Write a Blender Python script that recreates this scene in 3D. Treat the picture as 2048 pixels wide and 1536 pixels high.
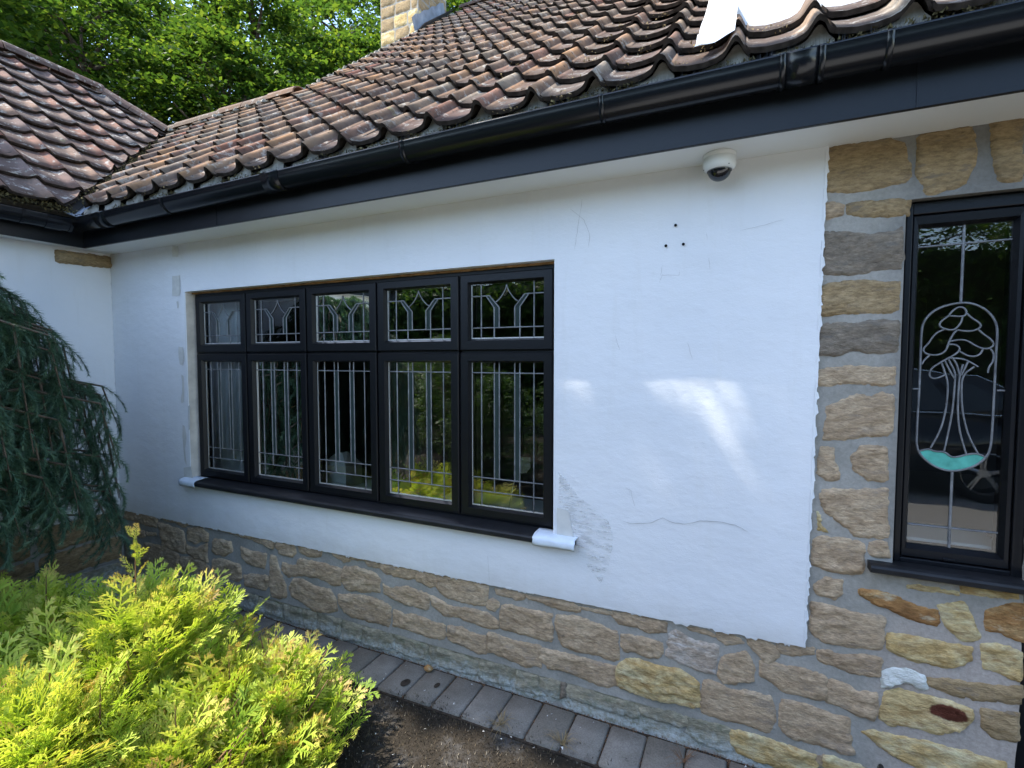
import bpy, bmesh, math, random
import numpy as np
from mathutils import Vector, Matrix, noise
from mathutils.geometry import delaunay_2d_cdt

random.seed(7); rng = np.random.default_rng(7)
scene = bpy.context.scene
for o in list(bpy.data.objects):
    bpy.data.objects.remove(o)

# ---------------------------------------------------------------- camera, sky, sun, exposure
cam_data = bpy.data.cameras.new('camera')
cam_data.sensor_width = 36.0
cam_data.lens = 36.0 * 1000.0 / 2048.0
cam_data.clip_start = 0.02
cam_data.clip_end = 600.0
cam = bpy.data.objects.new('camera', cam_data)
cam.location = (4.205, -2.141, 1.6)
cam.rotation_euler = (math.radians(90 - 2.8624), 0, math.radians(24.7287))
scene.collection.objects.link(cam)
scene.camera = cam

SUN_EL = 55.0          # elevation
SUN_FRONT = 29.0       # degrees in front of the wall plane, sun stands to the left
world = bpy.data.worlds.new('World'); scene.world = world; world.use_nodes = True
wn = world.node_tree
sky = wn.nodes.new('ShaderNodeTexSky'); sky.sky_type = 'NISHITA'; sky.sun_disc = False
sky.sun_elevation = math.radians(SUN_EL)
sky.sun_rotation = math.radians(-90 - SUN_FRONT)
sky.air_density = 1.0; sky.dust_density = 0.7; sky.ozone_density = 1.2
wn.links.new(sky.outputs[0], wn.nodes['Background'].inputs[0])
wn.nodes['Background'].inputs[1].default_value = 0.15

sun_data = bpy.data.lights.new('sun', 'SUN'); sun_data.energy = 2.5
sun_data.angle = math.radians(0.53); sun_data.color = (1.0, 0.95, 0.86)
sun = bpy.data.objects.new('sun', sun_data); scene.collection.objects.link(sun)
_e, _p = math.radians(SUN_EL), math.radians(SUN_FRONT)
to_sun = Vector((-math.cos(_e) * math.cos(_p), -math.cos(_e) * math.sin(_p), math.sin(_e)))
sun.rotation_euler = to_sun.to_track_quat('Z', 'Y').to_euler()
sun.location = (-6, 0, 12)

vs = scene.view_settings
vs.view_transform = 'Standard'; vs.look = 'None'; vs.gamma = 1.0; vs.use_curve_mapping = False
vs.exposure = 2.08
scene.render.engine = 'CYCLES'
scene.cycles.max_bounces = 8
scene.cycles.transparent_max_bounces = 16
scene.cycles.caustics_reflective = False
scene.cycles.caustics_refractive = False
scene.cycles.use_denoising = True
scene.cycles.sample_clamp_indirect = 6.0
STONES = [
 ('t',(0.036,0.469,0.159,0.471,0.213,0.463,0.203,0.400,0.032,0.406)),
 ('t',(0.219,0.471,0.424,0.480,0.413,0.387,0.309,0.390,0.209,0.401)),
 ('t',(0.503,0.473,0.631,0.487,0.635,0.457,0.585,0.450,0.497,0.455)),
 ('t',(0.642,0.485,0.780,0.480,0.773,0.456,0.725,0.439,0.650,0.449)),
 ('t',(0.801,0.490,0.945,0.500,0.923,0.464,0.862,0.468)),
 ('t',(0.089,0.336,0.265,0.347,0.268,0.301,0.220,0.286,0.098,0.286)),
 ('t',(0.295,0.345,0.412,0.358,0.404,0.329,0.299,0.316)),
 ('t',(0.439,0.429,0.540,0.433,0.713,0.413,0.725,0.332,0.732,0.258,0.661,0.250,0.553,0.264,0.470,0.282,0.478,0.322)),
 ('t',(0.773,0.442,0.903,0.461,0.977,0.432,0.969,0.374,0.898,0.370,0.856,0.343,0.779,0.355,0.765,0.400)),
 ('b',(0.015,0.244,0.170,0.268,0.149,0.117,0.037,0.106)),
 ('t',(0.266,0.261,0.463,0.270,0.661,0.239,0.650,0.141,0.578,0.121,0.409,0.119,0.234,0.125)),
 ('t',(0.751,0.319,0.850,0.318,0.964,0.363,0.955,0.289,0.968,0.237,0.830,0.241,0.743,0.267)),
 ('t',(1.040,0.408,1.204,0.411,1.216,0.345,1.123,0.303,1.016,0.312)),
 ('t',(0.682,0.226,0.789,0.240,0.902,0.233,0.977,0.212,0.983,0.140,0.825,0.124,0.678,0.145)),
 ('t',(1.019,0.259,1.093,0.279,1.283,0.273,1.288,0.184,1.259,0.156,1.136,0.162,1.106,0.136,1.019,0.146)),
 ('t',(0.965,0.490,1.064,0.497,1.053,0.469,0.994,0.464)),
 ('t',(1.093,0.498,1.236,0.489,1.400,0.488,1.390,0.452,1.281,0.458,1.092,0.468)),
 ('t',(1.418,0.491,1.541,0.491,1.601,0.482,1.590,0.425,1.505,0.442,1.426,0.448)),
 ('t',(1.311,0.399,1.396,0.381,1.529,0.390,1.527,0.328,1.512,0.285,1.393,0.292,1.312,0.322)),
 ('t',(1.326,0.213,1.409,0.238,1.537,0.249,1.535,0.187,1.512,0.148,1.333,0.144)),
 ('t',(1.571,0.379,1.622,0.375,1.661,0.284,1.697,0.224,1.695,0.150,1.639,0.127,1.572,0.132,1.553,0.209)),
 ('t',(1.638,0.475,1.759,0.491,1.781,0.438,1.748,0.403,1.665,0.407,1.624,0.437)),
 ('t',(1.680,0.355,1.754,0.356,1.819,0.355,1.826,0.303,1.719,0.277,1.671,0.310)),
 ('t',(1.815,0.482,1.917,0.490,1.986,0.472,1.978,0.441,1.884,0.426,1.822,0.445)),
 ('t',(1.832,0.408,2.011,0.407,2.137,0.400,2.127,0.302,2.083,0.287,1.955,0.309,1.829,0.303,1.781,0.319,1.808,0.389)),
 ('t',(1.780,0.276,1.852,0.278,1.938,0.259,2.052,0.264,2.089,0.219,2.094,0.151,2.041,0.119,1.926,0.106,1.840,0.138,1.760,0.152,1.729,0.206)),
 ('t',(2.073,0.498,2.204,0.502,2.203,0.454,2.153,0.443,2.087,0.466)),
 ('t',(2.211,0.487,2.310,0.492,2.316,0.471,2.225,0.464)),
 ('t',(2.330,0.490,2.412,0.485,2.405,0.451,2.343,0.451,2.323,0.472)),
 ('t',(2.166,0.411,2.253,0.432,2.377,0.421,2.417,0.396,2.409,0.318,2.341,0.304,2.200,0.287,2.157,0.319,2.155,0.375)),
 ('t',(2.432,0.486,2.550,0.501,2.655,0.488,2.648,0.434,2.575,0.423,2.471,0.428,2.431,0.453)),
 ('t',(2.676,0.481,2.737,0.487,2.809,0.485,2.791,0.430,2.749,0.412,2.676,0.429,2.663,0.447)),
 ('t',(2.809,0.480,2.914,0.494,3.027,0.491,3.081,0.482,3.076,0.397,3.059,0.374,2.970,0.370,2.856,0.376,2.797,0.411)),
 ('t',(2.450,0.380,2.503,0.364,2.600,0.388,2.675,0.381,2.736,0.368,2.729,0.288,2.674,0.281,2.573,0.286,2.521,0.297,2.456,0.311)),
 ('t',(2.126,0.244,2.221,0.263,2.319,0.272,2.388,0.275,2.485,0.257,2.480,0.169,2.466,0.133,2.399,0.139,2.344,0.133,2.218,0.132,2.154,0.170,2.129,0.205)),
 ('t',(2.521,0.243,2.585,0.235,2.661,0.247,2.735,0.237,2.831,0.238,2.833,0.176,2.818,0.147,2.734,0.137,2.641,0.146,2.519,0.150)),
 ('t',(2.742,0.369,2.796,0.364,2.890,0.338,2.982,0.352,3.081,0.354,3.135,0.321,3.135,0.282,3.092,0.267,3.004,0.272,2.913,0.282,2.843,0.271,2.778,0.314)),
 ('t',(2.866,0.230,2.936,0.241,3.003,0.227,3.075,0.224,3.069,0.138,3.025,0.127,2.969,0.143,2.866,0.153)),
 ('t',(3.087,0.404,3.114,0.422,3.146,0.411,3.145,0.387,3.124,0.368,3.086,0.370)),
 ('b',(0.194,0.066,0.430,0.080,0.437,0.002,0.378,-0.016,0.225,-0.016)),
 ('b',(0.452,0.077,0.653,0.085,0.649,0.008,0.470,-0.020)),
 ('b',(0.674,0.082,0.853,0.075,0.850,-0.001,0.776,-0.002,0.670,0.005)),
 ('b',(0.863,0.056,1.055,0.087,1.047,0.019,1.012,-0.002,0.880,-0.008)),
 ('b',(1.075,0.091,1.266,0.102,1.291,0.010,1.271,-0.013,1.167,-0.016,1.081,-0.007)),
 ('b',(1.303,0.090,1.430,0.090,1.436,-0.003,1.336,-0.012,1.300,0.012)),
 ('b',(1.448,0.088,1.663,0.083,1.660,-0.004,1.567,-0.006,1.453,0.000)),
 ('b',(1.680,0.086,1.811,0.084,1.833,-0.001,1.784,-0.007,1.686,-0.004)),
 ('b',(1.835,0.086,1.934,0.093,1.931,-0.008,1.868,-0.017,1.836,-0.000)),
 ('b',(1.957,0.098,2.130,0.096,2.120,-0.005,2.068,-0.017,1.954,-0.003)),
 ('b',(2.145,0.099,2.288,0.097,2.272,-0.002,2.128,-0.015)),
 ('b',(2.295,0.093,2.486,0.099,2.511,0.018,2.451,-0.003,2.300,-0.007)),
 ('b',(2.525,0.103,2.727,0.093,2.727,0.008,2.627,-0.002,2.524,0.010)),
 ('b',(2.752,0.089,2.912,0.093,3.025,0.081,3.030,0.012,2.946,-0.006,2.805,-0.002,2.751,0.004)),
 ('b',(3.042,0.081,3.150,0.099,3.203,0.094,3.208,0.007,3.080,-0.009,3.041,0.015)),
 ('t',(3.137,0.478,3.210,0.488,3.282,0.481,3.277,0.452,3.241,0.444,3.147,0.449)),
 ('t',(3.302,0.485,3.381,0.485,3.458,0.491,3.514,0.489,3.554,0.479,3.547,0.449,3.519,0.445,3.458,0.441,3.410,0.449,3.342,0.458,3.302,0.464)),
 ('t',(3.570,0.483,3.633,0.485,3.707,0.488,3.707,0.475,3.673,0.463,3.624,0.463,3.570,0.467)),
 ('t',(3.720,0.488,3.784,0.498,3.854,0.492,3.923,0.490,3.927,0.445,3.855,0.428,3.805,0.442,3.746,0.437,3.720,0.462)),
 ('t',(3.166,0.402,3.226,0.412,3.312,0.412,3.418,0.418,3.421,0.307,3.411,0.281,3.342,0.279,3.226,0.285,3.163,0.284,3.160,0.342)),
 ('t',(3.454,0.410,3.556,0.426,3.611,0.420,3.686,0.406,3.725,0.402,3.729,0.279,3.705,0.264,3.634,0.273,3.544,0.268,3.492,0.273,3.464,0.308,3.449,0.369)),
 ('t',(3.755,0.396,3.822,0.403,3.864,0.400,3.916,0.396,3.917,0.354,3.897,0.327,3.856,0.321,3.807,0.330,3.769,0.320,3.754,0.352)),
 ('t',(3.099,0.245,3.147,0.251,3.236,0.239,3.357,0.249,3.363,0.142,3.323,0.141,3.292,0.123,3.226,0.135,3.157,0.146,3.096,0.145)),
 ('t',(3.382,0.237,3.469,0.244,3.553,0.243,3.612,0.240,3.714,0.244,3.719,0.157,3.676,0.136,3.622,0.134,3.577,0.144,3.498,0.155,3.426,0.149,3.372,0.182)),
 ('y',(3.738,0.229,3.752,0.263,3.790,0.295,3.857,0.295,3.915,0.296,3.990,0.297,4.035,0.278,4.059,0.266,4.065,0.213,4.067,0.168,4.053,0.156,3.979,0.150,3.917,0.144,3.834,0.146,3.775,0.151,3.743,0.159)),
 ('b',(3.252,0.088,3.313,0.090,3.353,0.092,3.358,0.045,3.388,0.011,3.333,0.005,3.246,0.004)),
 ('b',(3.368,0.084,3.407,0.104,3.460,0.091,3.456,0.017,3.407,0.022,3.370,0.044)),
 ('d',(3.470,0.087,3.491,0.095,3.494,0.042,3.467,0.027)),
 ('b',(3.503,0.091,3.582,0.104,3.702,0.094,3.801,0.097,3.827,0.065,3.810,0.029,3.725,0.025,3.623,0.025,3.508,0.028)),
 ('b',(3.839,0.088,3.917,0.106,3.980,0.112,4.025,0.107,4.025,0.073,3.985,0.046,3.941,0.049,3.860,0.049,3.835,0.059)),
 ('g',(3.956,0.444,3.985,0.463,4.041,0.439,4.138,0.438,4.132,0.388,4.122,0.324,4.100,0.318,4.047,0.320,4.001,0.333,3.942,0.343)),
 ('t',(4.025,0.487,4.063,0.494,4.097,0.491,4.126,0.478,4.119,0.472,4.075,0.474,4.041,0.476)),
 ('t',(4.143,0.492,4.177,0.498,4.209,0.492,4.223,0.473,4.199,0.461,4.170,0.452,4.148,0.465)),
 ('t',(4.249,0.501,4.289,0.505,4.326,0.493,4.350,0.471,4.351,0.452,4.321,0.417,4.304,0.421,4.276,0.449,4.255,0.471)),
 ('t',(4.359,0.501,4.415,0.505,4.463,0.513,4.467,0.486,4.422,0.467,4.363,0.467)),
 ('t',(4.157,0.386,4.178,0.408,4.235,0.432,4.249,0.418,4.267,0.383,4.268,0.332,4.244,0.321,4.216,0.314,4.209,0.298,4.166,0.300,4.148,0.323,4.151,0.356)),
 ('t',(4.304,0.413,4.351,0.421,4.394,0.417,4.462,0.424,4.506,0.413,4.510,0.392,4.508,0.331,4.484,0.316,4.429,0.319,4.374,0.315,4.347,0.338,4.306,0.354)),
 ('t',(4.518,0.382,4.532,0.405,4.578,0.403,4.609,0.382,4.664,0.398,4.668,0.367,4.672,0.335,4.658,0.302,4.617,0.296,4.581,0.311,4.526,0.317,4.517,0.345)),
 ('t',(4.097,0.280,4.130,0.285,4.181,0.271,4.252,0.280,4.324,0.281,4.339,0.234,4.347,0.193,4.337,0.151,4.317,0.135,4.276,0.139,4.220,0.141,4.155,0.137,4.092,0.138,4.084,0.177,4.086,0.236)),
 ('t',(4.378,0.277,4.440,0.284,4.485,0.279,4.535,0.267,4.584,0.271,4.585,0.235,4.595,0.182,4.602,0.143,4.566,0.135,4.520,0.141,4.456,0.139,4.424,0.140,4.394,0.150,4.370,0.177,4.373,0.225)),
 ('b',(4.036,0.104,4.085,0.111,4.184,0.106,4.194,0.101,4.195,0.048,4.204,0.014,4.150,0.004,4.087,0.007,4.033,0.032)),
 ('y',(4.204,0.100,4.249,0.110,4.311,0.111,4.379,0.109,4.425,0.105,4.480,0.101,4.484,0.064,4.478,0.031,4.394,0.009,4.293,0.005,4.229,0.019,4.202,0.050)),
 ('t',(4.489,0.097,4.514,0.105,4.518,0.088,4.506,0.072,4.490,0.078)),
 ('y',(4.522,0.106,4.567,0.112,4.621,0.113,4.643,0.083,4.584,0.062,4.520,0.062)),
 ('t',(4.468,0.683,4.517,0.686,4.560,0.677,4.614,0.678,4.677,0.678,4.679,0.624,4.675,0.566,4.664,0.556,4.609,0.548,4.558,0.544,4.502,0.548,4.467,0.571,4.463,0.634)),
 ('t',(4.492,0.511,4.532,0.517,4.572,0.512,4.628,0.527,4.669,0.523,4.671,0.462,4.642,0.452,4.583,0.449,4.531,0.461,4.495,0.463)),
 ('r',(4.611,0.757,4.640,0.765,4.686,0.768,4.726,0.759,4.759,0.745,4.800,0.740,4.824,0.738,4.828,0.697,4.818,0.681,4.778,0.686,4.742,0.692,4.705,0.709,4.662,0.717,4.627,0.735)),
 ('y',(4.840,0.748,4.866,0.760,4.906,0.771,4.920,0.732,4.942,0.680,4.940,0.666,4.908,0.651,4.890,0.657,4.866,0.682,4.849,0.712)),
 ('r',(4.967,0.762,5.003,0.783,5.039,0.794,5.048,0.796,5.052,0.688,5.031,0.687,5.006,0.698,4.969,0.699,4.966,0.728)),
 ('y',(4.707,0.624,4.727,0.625,4.763,0.627,4.828,0.628,4.870,0.625,4.914,0.626,4.915,0.585,4.898,0.561,4.863,0.541,4.820,0.543,4.777,0.539,4.746,0.549,4.707,0.563,4.705,0.602)),
 ('y',(4.959,0.637,4.986,0.647,5.020,0.645,5.052,0.634,5.051,0.581,5.046,0.547,5.014,0.558,4.984,0.566,4.960,0.564)),
 ('w',(4.695,0.478,4.712,0.490,4.728,0.501,4.756,0.505,4.795,0.491,4.804,0.472,4.808,0.456,4.791,0.444,4.755,0.455,4.730,0.441,4.719,0.427,4.694,0.424)),
 ('o',(4.819,0.491,4.874,0.509,4.926,0.510,4.988,0.518,5.049,0.525,5.052,0.503,5.048,0.469,5.027,0.459,4.953,0.450,4.902,0.445,4.850,0.454,4.820,0.467)),
 ('p',(4.700,0.400,4.736,0.422,4.770,0.421,4.824,0.426,4.877,0.421,4.927,0.412,4.928,0.381,4.916,0.347,4.868,0.310,4.836,0.296,4.787,0.302,4.718,0.290,4.689,0.306,4.693,0.344)),
 ('o',(4.965,0.416,4.994,0.425,5.045,0.428,5.051,0.363,5.046,0.338,4.997,0.339,4.969,0.360)),
 ('y',(4.640,0.234,4.671,0.255,4.706,0.255,4.762,0.263,4.817,0.267,4.865,0.265,4.923,0.267,4.974,0.264,5.014,0.261,5.015,0.221,4.848,0.147,4.765,0.167,4.708,0.194)),
 ('y',(4.756,0.812,4.808,0.819,4.873,0.814,4.873,0.795,4.809,0.795,4.759,0.795)),
 ('y',(4.903,0.832,4.965,0.835,5.028,0.839,5.027,0.816,4.966,0.809,4.904,0.809)),
 ('t',(4.498,1.430,4.537,1.447,4.575,1.474,4.622,1.465,4.646,1.479,4.679,1.472,4.682,1.392,4.679,1.357,4.667,1.331,4.617,1.328,4.554,1.311,4.488,1.312,4.491,1.367)),
 ('t',(4.475,1.266,4.515,1.269,4.519,1.222,4.535,1.187,4.532,1.165,4.492,1.161,4.468,1.185,4.472,1.228)),
 ('t',(4.602,1.281,4.627,1.288,4.669,1.281,4.676,1.180,4.655,1.173,4.622,1.174,4.583,1.201,4.573,1.247)),
 ('t',(4.484,1.112,4.528,1.125,4.589,1.124,4.673,1.139,4.678,0.970,4.636,0.967,4.577,0.966,4.549,0.999,4.504,1.030,4.485,1.059)),
 ('y',(4.468,1.025,4.482,1.027,4.487,0.995,4.501,0.970,4.474,0.972)),
 ('t',(4.466,0.922,4.507,0.939,4.564,0.943,4.616,0.930,4.614,0.856,4.602,0.822,4.554,0.819,4.510,0.821,4.462,0.834)),
 ('t',(4.637,0.938,4.681,0.945,4.687,0.900,4.651,0.894,4.634,0.912)),
 ('t',(4.471,0.754,4.502,0.788,4.551,0.786,4.552,0.743,4.531,0.714,4.481,0.724)),
 ('t',(4.462,2.155,4.490,2.159,4.517,2.148,4.514,2.117,4.471,2.106)),
 ('o',(4.541,2.150,4.582,2.153,4.657,2.150,4.700,2.142,4.698,2.090,4.658,2.095,4.607,2.094,4.545,2.113)),
 ('d',(4.456,2.054,4.508,2.058,4.586,2.036,4.660,2.033,4.688,2.061,4.691,1.982,4.686,1.912,4.635,1.911,4.590,1.905,4.492,1.908,4.460,1.919)),
 ('o',(4.462,1.858,4.509,1.874,4.598,1.877,4.643,1.866,4.684,1.867,4.682,1.761,4.632,1.763,4.555,1.766,4.476,1.759,4.462,1.774)),
 ('d',(4.461,1.722,4.517,1.730,4.572,1.724,4.614,1.734,4.681,1.730,4.682,1.631,4.636,1.618,4.575,1.627,4.520,1.618,4.462,1.618)),
 ('t',(4.468,1.561,4.522,1.571,4.572,1.578,4.622,1.572,4.676,1.572,4.678,1.509,4.639,1.503,4.574,1.511,4.504,1.500,4.463,1.504)),
 ('o',(4.468,2.351,4.519,2.359,4.642,2.355,4.686,2.330,4.708,2.225,4.685,2.205,4.574,2.192,4.472,2.201)),
 ('o',(4.727,2.345,4.864,2.350,4.880,2.264,4.853,2.175,4.765,2.155,4.751,2.162,4.731,2.233)),
 ('o',(4.910,2.355,4.990,2.360,4.997,2.170,4.937,2.179,4.922,2.256)),
]
TREE_CAMES = [
 (4.7746,1.3051,4.7745,1.3625,4.7762,1.4724,4.7764,1.6250,4.7757,1.6986,4.7815,1.7330,4.8012,1.7624,4.8311,1.7825,4.8789,1.7938,4.9134,1.7893,4.9462,1.7692,4.9661,1.7436,4.9782,1.7145,4.9810,1.6815,4.9797,1.6320,4.9799,1.4994,4.9797,1.3740,4.9779,1.2940,4.9647,1.2592,4.9334,1.2266,4.8777,1.2063,4.8331,1.2174,4.7976,1.2450,4.7791,1.2744,4.7746,1.3051),
 (4.8506,1.7520,4.8585,1.7644,4.8713,1.7765,4.8811,1.7794,4.8945,1.7713,4.8983,1.7565,4.8921,1.7463,4.8724,1.7462,4.8506,1.7499),
 (4.8506,1.7499,4.8294,1.7315,4.8238,1.7167,4.8371,1.7049,4.8607,1.6988,4.8737,1.7069,4.8846,1.7256,4.8872,1.7444),
 (4.8983,1.7553,4.9119,1.7393,4.9318,1.7241,4.9380,1.7115,4.9294,1.7013,4.9135,1.6946,4.8906,1.6960,4.8756,1.6997),
 (4.8388,1.7023,4.8206,1.6933,4.8075,1.6764,4.7979,1.6551,4.7829,1.6379,4.7852,1.6228,4.8027,1.6140,4.8300,1.6140,4.8464,1.6288,4.8509,1.6459,4.8522,1.6544,4.8644,1.6881,4.8756,1.6997),
 (4.9294,1.7013,4.9461,1.6822,4.9642,1.6674,4.9744,1.6486,4.9638,1.6355,4.9447,1.6344,4.9250,1.6450,4.9049,1.6621,4.8850,1.6674,4.8520,1.6607),
 (4.8507,1.6501,4.8690,1.6512,4.8826,1.6413,4.8831,1.6265,4.8638,1.6096,4.8540,1.6032),
 (4.8831,1.6265,4.9034,1.6116,4.9231,1.6073,4.9389,1.6157,4.9447,1.6332),
 (4.8027,1.6153,4.7861,1.5946,4.7813,1.5815),
 (4.9638,1.6355,4.9738,1.6197,4.9733,1.5907,4.9628,1.5740,4.9604,1.5532),
 (4.8540,1.6032,4.8310,1.5861,4.8094,1.5687,4.8015,1.5470,4.8089,1.5319,4.8260,1.5322,4.8476,1.5454),
 (4.8540,1.6032,4.8939,1.6011,4.9173,1.5863,4.9340,1.5738),
 (4.8360,1.5861,4.8455,1.5561,4.8551,1.5220,4.8567,1.4748,4.8522,1.4101,4.8407,1.3488,4.8153,1.2860),
 (4.8541,1.5989,4.8740,1.5564,4.8749,1.5309,4.8735,1.4753,4.8707,1.4109,4.8628,1.3459,4.8533,1.2780),
 (4.8946,1.5820,4.8860,1.5438,4.8851,1.4757,4.8857,1.4116,4.8929,1.3477,4.9137,1.2720),
 (4.9243,1.5738,4.8926,1.5439,4.8934,1.4759,4.8989,1.4122,4.9164,1.3364,4.9447,1.2766),
 (4.7844,1.2727,4.8102,1.2834,4.8278,1.2738,4.8551,1.2760,4.8726,1.2579,4.8893,1.2593,4.9187,1.2724,4.9447,1.2766,4.9678,1.2637),
 (4.8442,1.5947,4.8661,1.5435,4.8749,1.5309),
 (4.8640,1.6053,4.8781,1.5820,4.8860,1.5438),
 (4.9074,1.5905,4.8910,1.5439),
]
CRACKS = [
 (3.753,0.906,3.787,0.898,3.866,0.913,3.917,0.942,3.957,0.926,4.006,0.927,4.063,0.949,4.137,0.955,4.192,0.949,4.237,0.931),
 (3.760,1.051,3.785,1.043,3.803,0.974),
 (3.509,2.255,3.572,2.198,3.597,2.136,3.593,2.079),
 (4.186,2.088,4.221,2.092,4.334,2.113),
 (3.901,1.982,3.896,1.942,3.966,1.935,3.970,1.957),
 (4.065,2.095,4.071,2.066),
 (4.077,1.997,4.082,1.949),
 (4.003,1.666,4.023,1.596),
 (3.710,1.702,3.732,1.638),
 (3.153,2.335,3.153,2.312),
 (3.889,1.910,3.904,1.946),
 (3.563,2.290,3.552,2.224,3.530,2.076),
 (3.099,0.646,3.109,0.511),
]
PATCHES = [
 ('h',(0.735,2.354,0.799,2.348,0.795,2.276,0.731,2.281)),
 ('h',(0.724,2.153,0.804,2.154,0.797,2.019,0.717,2.023)),
 ('h',(0.767,1.683,0.812,1.678,0.822,1.611,0.806,1.563,0.776,1.563,0.763,1.611)),
 ('h',(0.760,1.984,0.778,1.984,0.779,1.946,0.765,1.937)),
 ('h',(0.787,1.496,0.810,1.486,0.805,1.313,0.777,1.302,0.771,1.321,0.791,1.409)),
 ('h',(0.845,1.285,0.868,1.296,0.859,1.132,0.844,1.121)),
 ('h',(0.780,1.157,0.804,1.148,0.819,1.071,0.799,0.992,0.809,0.885,0.788,0.913,0.776,1.068)),
 ('h',(0.778,0.863,0.854,0.880,0.873,0.794,0.781,0.780)),
 ('h',(3.454,0.928,3.510,0.915,3.524,0.843,3.535,0.798,3.455,0.799)),
 ('s',(3.460,1.090,3.495,1.060,3.557,0.987,3.625,0.949,3.677,0.917,3.710,0.850,3.708,0.779,3.692,0.698,3.660,0.617,3.607,0.670,3.566,0.716,3.538,0.778,3.524,0.836,3.510,0.915,3.461,0.929)),
]
# ---------------------------------------------------------------- helpers
COL = scene.collection

def link(o, parent=None):
    COL.objects.link(o)
    if parent is not None:
        o.parent = parent
    return o

def tag(o, label=None, cat=None, group=None, kind=None):
    if label: o['label'] = label
    if cat: o['category'] = cat
    if group: o['group'] = group
    if kind: o['kind'] = kind
    return o

def empty(name, loc=(0, 0, 0)):
    o = bpy.data.objects.new(name, None); o.location = loc
    o.empty_display_size = 0.1
    return link(o)

def mesh_from(name, V, F, mats, smooth=False):
    me = bpy.data.meshes.new(name)
    me.from_pydata([tuple(v) for v in V], [], [tuple(f) for f in F])
    if not isinstance(mats, (list, tuple)): mats = [mats]
    for m in mats: me.materials.append(m)
    if smooth:
        me.polygons.foreach_set('use_smooth', [True] * len(me.polygons))
    me.update()
    return me

def tri_mesh(name, V, T, mat, smooth=False):
    """fast build from numpy vertices (n,3) and triangles (m,3)"""
    V = np.asarray(V, dtype=np.float32); T = np.asarray(T, dtype=np.int32)
    me = bpy.data.meshes.new(name)
    me.vertices.add(len(V)); me.vertices.foreach_set('co', V.ravel())
    me.loops.add(T.size); me.loops.foreach_set('vertex_index', T.ravel())
    me.polygons.add(len(T))
    me.polygons.foreach_set('loop_start', np.arange(0, T.size, 3, dtype=np.int32))
    me.polygons.foreach_set('loop_total', np.full(len(T), 3, dtype=np.int32))
    if smooth: me.polygons.foreach_set('use_smooth', np.ones(len(T), dtype=bool))
    me.materials.append(mat); me.update(calc_edges=True); me.validate()
    return me

class MB:
    """collects boxes, tubes and sheets for one mesh"""
    def __init__(self): self.v = []; self.f = []
    def add(self, V, F):
        n = len(self.v); self.v += [tuple(v) for v in V]; self.f += [tuple(i + n for i in f) for f in F]
        return self
    def box(self, x0, x1, y0, y1, z0, z1):
        V = [(x0, y0, z0), (x1, y0, z0), (x1, y1, z0), (x0, y1, z0), (x0, y0, z1), (x1, y0, z1), (x1, y1, z1), (x0, y1, z1)]
        F = [(0, 3, 2, 1), (4, 5, 6, 7), (0, 1, 5, 4), (1, 2, 6, 5), (2, 3, 7, 6), (3, 0, 4, 7)]
        return self.add(V, F)
    def prism(self, prof, axis, a0, a1, close=True):
        """extrude a 2-D profile; axis 'x': prof=(y,z), 'y': prof=(x,z), 'z': prof=(x,y)"""
        def P(p, a):
            return {'x': (a, p[0], p[1]), 'y': (p[0], a, p[1]), 'z': (p[0], p[1], a)}[axis]
        n = len(prof); V = [P(p, a0) for p in prof] + [P(p, a1) for p in prof]
        F = [(i, (i + 1) % n, n + (i + 1) % n, n + i) for i in range(n)]
        if close: F += [tuple(range(n - 1, -1, -1)), tuple(range(n, 2 * n))]
        return self.add(V, F)
    def tube(self, pts, r, k=8, cap=True):
        pts = [Vector(p) for p in pts]; rs = r if isinstance(r, (list, tuple)) else [r] * len(pts)
        V = []; F = []; up = Vector((0.13, 0.31, 0.94)).normalized()
        for i, p in enumerate(pts):
            t = (pts[min(i + 1, len(pts) - 1)] - pts[max(i - 1, 0)]).normalized()
            a = t.cross(up)
            if a.length < 1e-3: a = t.cross(Vector((1, 0, 0)))
            a.normalize(); b = t.cross(a)
            for j in range(k):
                an = 2 * math.pi * j / k
                V.append(p + (a * math.cos(an) + b * math.sin(an)) * rs[i])
        for i in range(len(pts) - 1):
            for j in range(k):
                F.append((i * k + j, i * k + (j + 1) % k, (i + 1) * k + (j + 1) % k, (i + 1) * k + j))
        if cap: F += [tuple(range(k - 1, -1, -1)), tuple(range((len(pts) - 1) * k, len(pts) * k))]
        return self.add(V, F)
    def lathe(self, prof, c, k=32, axis='z'):
        V = []; F = []
        for (r, h) in prof:
            for j in range(k):
                a = 2 * math.pi * j / k
                if axis == 'z': V.append((c[0] + r * math.cos(a), c[1] + r * math.sin(a), c[2] + h))
                else: V.append((c[0] + r * math.cos(a), c[1] + h, c[2] + r * math.sin(a)))
        for i in range(len(prof) - 1):
            for j in range(k):
                F.append((i * k + j, i * k + (j + 1) % k, (i + 1) * k + (j + 1) % k, (i + 1) * k + j))
        return self.add(V, F)
    def build(self, name, mat, parent=None, smooth=False, bevel=0.0):
        me = mesh_from(name, self.v, self.f, mat, smooth)
        bm = bmesh.new(); bm.from_mesh(me)
        bmesh.ops.recalc_face_normals(bm, faces=bm.faces)
        bm.to_mesh(me); bm.free()
        o = link(bpy.data.objects.new(name, me), parent)
        if bevel:
            m = o.modifiers.new('bevel', 'BEVEL'); m.width = bevel; m.segments = 2; m.limit_method = 'ANGLE'
            m.harden_normals = False
        return o

def put(name, me, parent=None, M=None):
    o = bpy.data.objects.new(name, me)
    if M is not None: o.matrix_world = M
    return link(o, parent)

def nz(x, y, z, s=1.0):
    return noise.noise(Vector((x * s, y * s, z * s)))

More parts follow.
